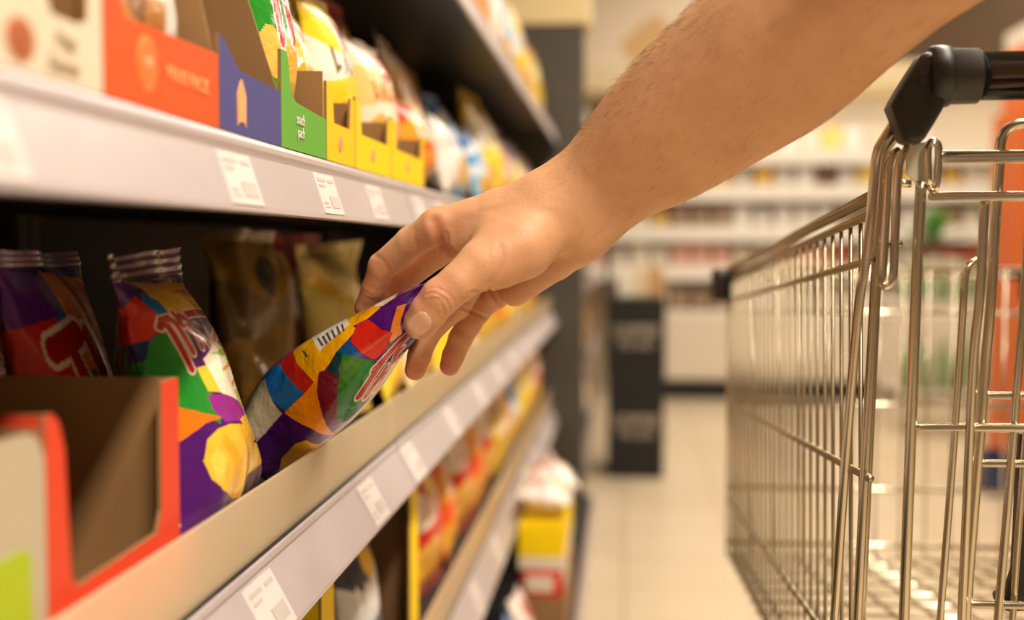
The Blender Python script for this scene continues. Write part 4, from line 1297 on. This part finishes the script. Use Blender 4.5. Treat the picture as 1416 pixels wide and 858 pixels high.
def hbar(mb, px, py, Y, r, x2=None, n=12):
    p = at(px, py, Y); x2 = XE if x2 is None else x2
    mb.tube([p - np.array([.0008, 0, 0]), p, (x2, Y, p[2]), (x2 + .0008, Y, p[2])], [r * .7, r, r, r * .7], n)


g1 = MB()
hbar(g1, 1300, 217.5, .775, .0040)
hbar(g1, 1286, 272, .772, .0030)
g1.build('seat_rail', CH, cart, smooth=True)
g2 = MB()
hbar(g2, 1360, 547, .80, .0024); hbar(g2, 1254, 590.5, .79, .0028); hbar(g2, 1352, 641, .80, .0024); hbar(g2, 1340, 836, .805, .0026)
step = .074
x0 = at(1380, 300, .80)[0]
gate = MB()
for k in range(5):
    dx = np.array([k * step, 0, 0])
    def sh(q, r, n=10):
        P = [at(*a) + dx for a in q]
        if P[0][0] > XE - .01: return
        gate.tube(smooth_path(P, 5), r, n)
    if k == 0:
        sh([(1430, 170, .788), (1408, 172, .788), (1392, 180, .788), (1384, 196, .788), (1382, 225, .788), (1377, 300, .79), (1370, 420, .792), (1363, 500, .795), (1357, 583, .797), (1338, 825, .803), (1332, 960, .805)], .0031)
    sh([(1362, 272, .776), (1358, 350, .778), (1354, 420, .78), (1346, 500, .783), (1338, 680, .79), (1330, 858, .797), (1326, 960, .80)], .0029)
    sh([(1352, 360, .788), (1343, 365, .786), (1337, 373, .785), (1334, 390, .785), (1332, 420, .785), (1327, 500, .788), (1314, 680, .792), (1300, 858, .796), (1294, 960, .798)], .0024)
    sh([(1422, 300, .79), (1416, 420, .792), (1409, 500, .793), (1395, 680, .797), (1380, 858, .80), (1374, 960, .80)], .0027)
    sh([(1428, 500, .81), (1415, 646, .812), (1400, 858, .815), (1394, 960, .815)], .0022)
g2.v += gate.v; nb = len(g2.v) - len(gate.v); g2.f += [tuple(i + nb for i in f) for f in gate.f]; g2.m += gate.m
g2.build('rear_gate', CH, cart, smooth=True)
q = [(1412, 600), (1422, 600), (1422, 846), (1395, 848), (1378, 834), (1377, 822), (1392, 820), (1402, 790)]
P = [at(a, b, .82) for a, b in q]; k = len(P)
m = MB().add(P + [p + np.array([0, .01, 0]) for p in P], [tuple(range(k)), tuple(range(k, 2 * k))[::-1]] + [(i, k + i, k + (i + 1) % k, (i + 1) % k) for i in range(k)])
o = m.build('seat_clip', MT['plastic'], cart, bevel=.002); finish_normals(o)

# basket: sides
NA_, FA_ = .80, 1.63     # near and far end of the basket
zt0, zt1 = at(1202, 274, NA_)[2], at(1010, 374, FA_)[2]
xa0, xa1 = at(1202, 274, NA_)[0], at(1008, 374, FA_)[0]
lev = [(at(1200, 360, NA_)[2], at(1010, 418, FA_)[2]), (at(1206, 656, NA_)[2], at(1005, 556, FA_)[2]), (at(1200, 952, NA_)[2], at(1004, 690, FA_)[2]), (at(1200, 1120, NA_)[2], at(1002, 768, FA_)[2])]
zb0, zb1 = lev[3]
xf1 = .517; XR0 = 2 * XM - xa0
nb0 = at(1200, 1120, NA_)[0]
for sg in (1, -1):
    m = MB()
    def side(t, z):   # point on the side plane
        p = np.array([xa0 + (xa1 - xa0) * t, NA_ + (FA_ - NA_) * t, z])
        tp = (zt0 + (zt1 - zt0) * t); p[0] += (tp - z) * .015
        return p if sg == 1 else np.array([XR0 + (xf1 - XR0) * t - (tp - z) * .015, p[1], p[2]])
    def zt(t): return zt0 + (zt1 - zt0) * t
    m.tube([side(0, zt(0)), side(1, zt(1))], .0042, 10); m.tube([side(0, zt(0) - .011), side(1, zt(1) - .009)], .003, 8)
    for a, b in lev[:3]: m.tube([side(-.02, a) + np.array([-.003 * sg, 0, 0]), side(1, b) + np.array([-.003 * sg, 0, 0])], .0026, 8)
    m.tube([side(0, zb0), side(1, zb1)], .0036, 10)
    NV = 26
    for i in range(NV):
        t = (i + .8) / NV
        m.tube([side(t, zt(t) - .009), side(t, zb0 + (zb1 - zb0) * t)], .0015, 7)
    m.build('basket_side', CD, cart, smooth=True)
xf0 = xa1
m = MB()
for py, r in [(374, .0042), (383, .003), (432, .003), (558, .003), (674, .003), (751, .0034)]:
    p = at(1010, py, FA_); m.tube([(xf0, FA_, p[2]), (xf1, FA_, p[2])], r, 8)
for i in range(13):
    x = xf0 + (xf1 - xf0) * i / 12
    m.tube([(x, FA_ - .003, zt1), (x, FA_ - .003, zb1)], .0017, 7)
m.build('basket_front', CH, cart, smooth=True)
m = MB()
for i in range(17):
    t = i / 16; y = NA_ + (FA_ - NA_) * t; z = zb0 + (zb1 - zb0) * t
    m.tube([(xa0 + (xa1 - xa0) * t, y, z), (XR0 + (xf1 - XR0) * t, y, z)], .002, 7)
for i in range(11):
    u = (i + .5) / 11
    m.tube([(xa0 + (XR0 - xa0) * u, NA_, zb0 + .003), (xa1 + (xf1 - xa1) * u, FA_, zb1 + .003)], .0024, 7)
m.build('basket_floor', CH, cart, smooth=True)
for sg in (1, -1):
    x = xa1 - .006 if sg == 1 else xf1 + .006
    MB().box((x - .016, FA_ - .03, at(1003, 416, FA_)[2]), (x + .014, FA_ + .02, at(1003, 372, FA_)[2])).build('corner_bumper', MT['plastic'], cart, bevel=.006)
# chassis and wheels
m = MB()
for sg in (1, -1):
    X = lambda x: x if sg == 1 else 2 * XM - x
    m.tube(smooth_path([(X(.21), .80, .45), (X(.20), .78, .30), (X(.19), .78, .19), (X(.19), .84, .16), (X(.20) if sg > 0 else .60, 1.2, .16), (.19 if sg > 0 else .49, 1.52, .16)], 5), .011, 10)
    m.tube([(.197 if sg > 0 else .56, 1.30, .16), (.16 if sg > 0 else .525, 1.45, .47)], .009, 10)
m.tube([(.20, .80, .17), (2 * XM - .20, .80, .17)], .009, 10); m.tube([(.19, 1.52, .16), (.49, 1.52, .16)], .009, 10)
m.build('chassis', CH, cart, smooth=True)
for sg in (1, -1):
    for y in (.82, 1.50):
        x = (.20 if sg == 1 else 2 * XM - .20) if y < 1 else (.19 if sg == 1 else .49)
        wb = MB().lathe((x - .014, y, .062), (1, 0, 0), [(0, .03), (.001, .058), (.006, .062), (.022, .062), (.027, .058), (.028, .03)], 24).build('wheel', MT['rubber'], cart)
        MB().box((x - .02, y - .012, .06), (x - .016, y + .012, .15)).box((x + .016, y - .012, .06), (x + .02, y + .012, .15)).box((x - .02, y - .02, .145), (x + .02, y + .02, .155)).build('fork', MT['plate'], wb)

# ------------------------------------------------------------------ far end of the aisle
# column at the end of the shelving
pb = [onx(0, 0, -1)]
p0 = at(752, 40, 3.72); p1 = at(808, 40, 3.72)
st = empty('end_column', ((p0[0] + p1[0]) / 2, 3.72, 0), 'dark grey square column closing the end of the shelving', 'column')
MB().box((-.66, 3.665, 0), (p1[0], 3.80, p0[2])).build('shaft', MT['grey'], st, bevel=.004)
MB().box((-.66, 3.66, 0), (p1[0] + .01, 3.81, .06)).build('foot', MT['black'], st, bevel=.004)
solid('header_sign', (-.66, 3.66, p0[2] + .004), (at(816, 20, 3.7)[0], 3.84, p0[2] + .42), pm('header_cream', (236, 214, 160), .6), 'cream header box on top of the grey column', 'sign')

# next run of shelving behind the column
t = empty('shelving_unit', (-.6, 4.9, 0), 'shelving run beyond the grey column with pale round packs', 'shelf')
MB().box((-.75, 4.0, 0), (-.70, 6.6, 2.0)).build('back_panel', MT['black'], t)
zz = [.12, .45, .78, 1.1, 1.42]
for z in zz:
    d = MB().box((-.70, 4.0, z - .03), (-.16, 6.6, z)).build('shelf_board', MT['board'], t)
    MB().box((-.16, 4.0, z - .045), (-.15, 6.6, z + .005)).build('price_rail', MT['rail'], d)
packs = [pm('pk_cream', (226, 204, 160), .6), pm('pk_tan', (196, 150, 96), .6), pm('pk_brown', (120, 84, 56), .6), pm('pk_white', (238, 228, 210), .5), pm('pk_green', (120, 150, 70), .6)]
rnd = random.Random(4)


def pack_mesh(name, w_, d_, h_, m_, lidm=None):
    """upright packet: rounded body with a folded top"""
    bm = bmesh.new(); bmesh.ops.create_cube(bm, size=1)
    for v in bm.verts: v.co = Vector((v.co.x * w_, v.co.y * d_, (v.co.z + .5) * h_))
    for v in bm.verts:
        if v.co.z > h_ * .9: v.co.y *= .55
    bmesh.ops.bevel(bm, geom=bm.edges[:], offset=min(w_, d_) * .12, segments=2, affect='EDGES')
    me = D.meshes.new(name); bm.to_mesh(me); bm.free(); me.materials.append(m_); return me


pms = [pack_mesh('packet', .10, .12, .2, m_) for m_ in packs]
def put(me, name, loc, rot=0, s=1, **t_):
    o = D.objects.new(name, me); COL.objects.link(o); o.location = loc; o.rotation_euler = (0, 0, rot); o.scale = (s, s, s); return tag(o, **t_)
PN_ = {0: 'cream', 1: 'tan', 2: 'brown', 3: 'white', 4: 'green'}
for z in zz:
    for k in range(11):
        y = 4.12 + k * .22; c = rnd.choice([0, 0, 1, 2, 3, 4 if z > 1 else 1])
        put(pms[c], 'packet', (-.24 + rnd.uniform(-.02, .02), y, z + .001), PI / 2 + rnd.uniform(-.1, .1), rnd.uniform(.85, 1.2), label=f'{PN_[c]} packet on the shelving beyond the grey column', cat='packet', group=f'{PN_[c]} packets beyond the column')

# black floor display with two printed tiers
bx0, bx1 = at(840, 600, 4.86)[0], at(918, 600, 4.86)[0]
zt_ = at(880, 413, 4.86)[2]
t = empty('display_stand', ((bx0 + bx1) / 2, 4.9, 0), 'black cardboard floor display with two whitish printed tiers', 'display stand')
MB().box((bx0, 4.86, 0), (bx1, 5.22, at(880, 520, 4.86)[2])).build('lower_tier', MT['black'], t, bevel=.004)
MB().box((bx0 - .006, 4.87, at(880, 520, 4.86)[2]), (bx1 + .004, 5.22, zt_)).build('upper_tier', MT['black'], t, bevel=.004)
zp = at(840, 345, 4.9)[2]
m = MB().prism([(0, 0), (.30, 0), (.30, .0), (.26, .15), (.2, zp - zt_ + .03), (0, zp - zt_ + .03)], (bx0 - .015, 5.215, zt_), (0, -1, 0), (0, 0, 1), .018)
m.build('side_wing', MT['black'], t)
wht = pm('stand_print', (216, 202, 180), .6)
for py in (466, 590):
    p = at(879, py, 4.858)
    text('lettering', 'COFFEE', .056, (p[0], 4.857, p[2] + .022), wht, t, rot=(PI / 2, 0, 0), sx=.95)
    text('lettering', 'TO GO', .046, (p[0], 4.857, p[2] - .03), wht, t, rot=(PI / 2, 0, 0), sx=.95)
for k in range(3):
    put(pms[[3, 0, 1][k]], 'packet', (bx0 + .07 + k * .06, 5.02, zt_ + .001), 0, .6, label=['white packet on top of the black display', 'cream packet on top of the black display', 'tan packet on top of the black display'][k], cat='packet')

# refrigerated wall shelving
FY = 7.42
fx0, fx1 = at(918, 500, FY)[0], at(1150, 500, FY)[0] + .02
t = empty('refrigerated_shelf', ((fx0 + fx1) / 2, 7.8, 0), 'white refrigerated wall shelf with black plinth at the end of the aisle', 'refrigerated shelf')
frw = pm('fridge_white', (228, 217, 198), .4)
def zat(py, Y): return at(1000, py, Y)[2]
MB().box((fx0, FY, 0), (fx1 + .15, 8.2, zat(527, FY))).build('plinth', MT['black'], t)
MB().box((fx0, FY, zat(527, FY)), (fx1 + .9, 8.2, zat(432, FY))).build('trough', frw, t, bevel=.02)
MB().box((fx0 - .3, 8.16, zat(432, FY)), (3.9, 8.2, 2.02)).build('rear_wall', frw, t)
MB().box((fx0 - .9, 7.55, 1.86), (3.9, 8.2, 2.02)).build('canopy', pm('canopy_cream', (232, 214, 172), .5), t, bevel=.01)
rows = [372, 318, 262, 212]
RY = 7.62
for r_, py in enumerate(rows):
    z = zat(py, RY)
    d = MB().box((fx0 - .9, RY, z - .025), (3.9, 8.16, z)).build('shelf_board', frw, t)
    MB().box((fx0 - .9, RY - .02, z - .07), (3.9, RY, z + .02)).build('price_rail', pm('fridge_rail', (250, 244, 232), .35), d)
area('fridge_lamp', (1.8, 7.70, 1.84), (3.2, .12), 5, (1, .9, .78), (math.radians(20), 0, 0))
colsr = [(232, 214, 190), (240, 228, 206), (214, 120, 84), (240, 196, 90), (190, 90, 60), (120, 84, 60), (244, 236, 226), (226, 170, 130), (250, 220, 120), (170, 140, 110), (236, 180, 160)]
names_ = ['beige', 'ivory', 'terracotta', 'golden', 'brick red', 'brown', 'white', 'peach', 'pale yellow', 'taupe', 'pink']
cm = [pack_mesh('carton', .11, .12, .16, pm('ct_%d' % i, c, .5)) for i, c in enumerate(colsr)]
for r_, py in enumerate([420] + rows[:3]):
    z = zat(py, RY) + .002 if r_ else zat(432, FY) + .002
    x = fx0 - (.1 if r_ == 0 else .85) + .08
    while x < 3.7:
        run = rnd.randint(1, 3); i = rnd.choice([[0, 1, 6, 7, 6, 1, 9], [2, 10, 4, 7, 1, 0, 10], [1, 3, 6, 7, 9, 0], [5, 8, 3, 2, 8, 1, 6]][min(r_, 3)])
        for _ in range(run):
            put(cm[i], 'carton', (x, 7.72, z), rnd.uniform(-.06, .06), rnd.uniform(.8, 1.05), label=f'{names_[i]} carton in a row of the far wall shelf', cat='carton', group=f'{names_[i]} cartons on the far wall shelf'); x += .125

for k in range(8):
    put(cm[[8, 6, 1, 8, 6, 0, 1, 6][k]], 'carton', (at(1060 + k * 30, 200, 7.7)[0], 7.72, zat(212, RY) + .002), 0, 1.0, label=f'{names_[[8, 6, 1, 8, 6, 0, 1, 6][k]]} carton on the uppermost far shelf', cat='carton', group=f'{names_[[8, 6, 1, 8, 6, 0, 1, 6][k]]} cartons on the uppermost far shelf')

# bulkheads above the far wall
solid('lit_bulkhead', (-3.1, 7.86, 2.05), (at(1100, 60, 7.9)[0], 8.38, 2.98), pm('bulk_cream', (244, 228, 204), .6), 'cream bulkhead panel high on the far wall', 'bulkhead')
solid('dark_bulkhead', (at(1104, 60, 7.9)[0], 7.86, 2.03), (4.1, 8.38, 2.98), pm('bulk_brown', (92, 68, 40), .6), 'brown bulkhead panel above the far wall shelf', 'bulkhead')
m = MB()
Pb = [(0, 0), (.06, -.05), (.2, -.06), (.36, 0), (.42, .1), (.36, .2), (.26, .19), (.2, .28), (.1, .24), (.02, .16), (-.05, .1)]
pc = at(880, 60, 7.85)
m.prism([(a - .05, b - .1) for a, b in Pb], (pc[0], 7.857, pc[2]), (1, 0, 0), (0, 0, 1), .012)
tag(m.build('wall_motif', pm('motif_tan', (222, 182, 126), .6)), 'tan leafy cut-out motif on the cream bulkhead', 'wall motif')

# orange promotional column on the right
ox0 = at(1368, 400, 5.4)[0]; ox1 = ox0 + .5
t = empty('promotion_column', ((ox0 + ox1) / 2, 5.2, 0), 'orange promotional column with white top behind the shopping cart', 'column')
MB().box((ox0, 5.0, 0.02), (ox1, 5.4, at(1390, 145, 5)[2])).build('shaft', pm('orange_panel', (222, 104, 26), .45), t, bevel=.01)
MB().box((ox0 + .03, 5.05, at(1390, 145, 5)[2]), (ox1, 5.38, at(1390, 55, 5)[2])).build('upper_box', pm('orange_panel2', (226, 110, 40), .45), t, bevel=.01)
MB().box((ox0 + .04, 5.04, at(1390, 55, 5)[2]), (ox1, 5.39, at(1390, 25, 5)[2])).build('white_cap', frw, t, bevel=.01)
p = at(1378, 700, 4.7)
t = empty('storage_crate', (p[0], p[1], 0), 'small dark blue crate on the floor by the orange column', 'crate')
MB().box((p[0] - .055, 4.62, .0), (p[0] + .06, 4.86, .012)).box((p[0] - .055, 4.62, .0), (p[0] - .047, 4.86, .14)).box((p[0] + .052, 4.62, 0), (p[0] + .06, 4.86, .14)).box((p[0] - .055, 4.62, 0), (p[0] + .06, 4.628, .14)).box((p[0] - .055, 4.852, 0), (p[0] + .06, 4.86, .14)).build('crate_body', pm('navy_plastic', (40, 52, 96), .4), t)

# low table with plants and bottles in front of the wall shelf
tx = at(1300, 500, 6.0)[0]
t = empty('sales_table', (tx, 6.2, 0), 'pale sales table with plants behind the shopping cart', 'table')
MB().box((tx - .2, 6.0, .62), (tx + .3, 6.5, .65)).build('table_top', frw, t, bevel=.004)
for a in (-.18, .28):
    for b_ in (6.03, 6.47): MB().box((tx + a - .012, b_ - .012, 0), (tx + a + .012, b_ + .012, .62)).build('leg', frw, t)
MB().box((tx - .18, 6.02, .2), (tx + .28, 6.48, .22)).build('lower_shelf', frw, t)


def plant(x, y, z, h, label, seed):
    rs = random.Random(seed)
    t = empty('potted_plant', (x, y, z), label, 'plant')
    MB().lathe((x, y, z), (0, 0, 1), [(0, .03), (.002, .034), (.07, .045), (.075, .047), (.08, .046)], 16).build('pot', pm('pot_brown', (110, 76, 60), .6), t)
    m = MB()
    for k in range(46):
        a = rs.uniform(0, 6.28); el = rs.uniform(.3, 1.4); ln = rs.uniform(.5, 1) * h
        d = np.array([math.cos(a) * math.cos(el), math.sin(a) * math.cos(el), math.sin(el)]); sd = np.array([-math.sin(a), math.cos(a), 0]) * .014
        b0 = np.array([x, y, z + .075]); mid = b0 + d * ln * .6; tip = b0 + d * ln + np.array([0, 0, -.02])
        m.add([b0, mid + sd, tip, mid - sd, b0 + np.array([0, 0, .001]), mid + sd + np.array([0, 0, .001]), tip + np.array([0, 0, .001]), mid - sd + np.array([0, 0, .001])], [(0, 1, 2, 3), (7, 6, 5, 4), (0, 4, 5, 1), (1, 5, 6, 2), (2, 6, 7, 3), (3, 7, 4, 0)])
    m.build('foliage', pm('leaf_green', (70, 140, 40), .5), t)


solid('display_riser', (tx - .12, 6.1, .651), (tx + .14, 6.4, .86), frw, 'white riser box on the sales table', 'riser box')
plant(tx + .01, 6.22, .862, .24, 'green potted plant on the white riser box', 1)
bt = pm('bottle_green', (110, 150, 80), .3)
for k in range(5):
    x = tx - .15 + k * .085
    o = MB().lathe((x, 6.06, .651), (0, 0, 1), [(0, .022), (.002, .026), (.13, .026), (.16, .012), (.2, .011), (.202, .013), (.21, .013)], 16).build('bottle', bt, origin=(x, 6.06, .651), smooth=True)
    tag(o, 'green bottle standing at the front of the sales table', 'bottle', 'green bottles on the sales table')
for k in range(5):
    x = tx - .13 + k * .085
    o = MB().lathe((x, 6.1, .2215), (0, 0, 1), [(0, .022), (.002, .028), (.17, .028), (.2, .014), (.24, .013), (.25, .015)], 16).build('bottle', bt, origin=(x, 6.1, .2215), smooth=True)
    tag(o, 'green bottle on the lower shelf of the sales table', 'bottle', 'green bottles on the lower shelf of the sales table')
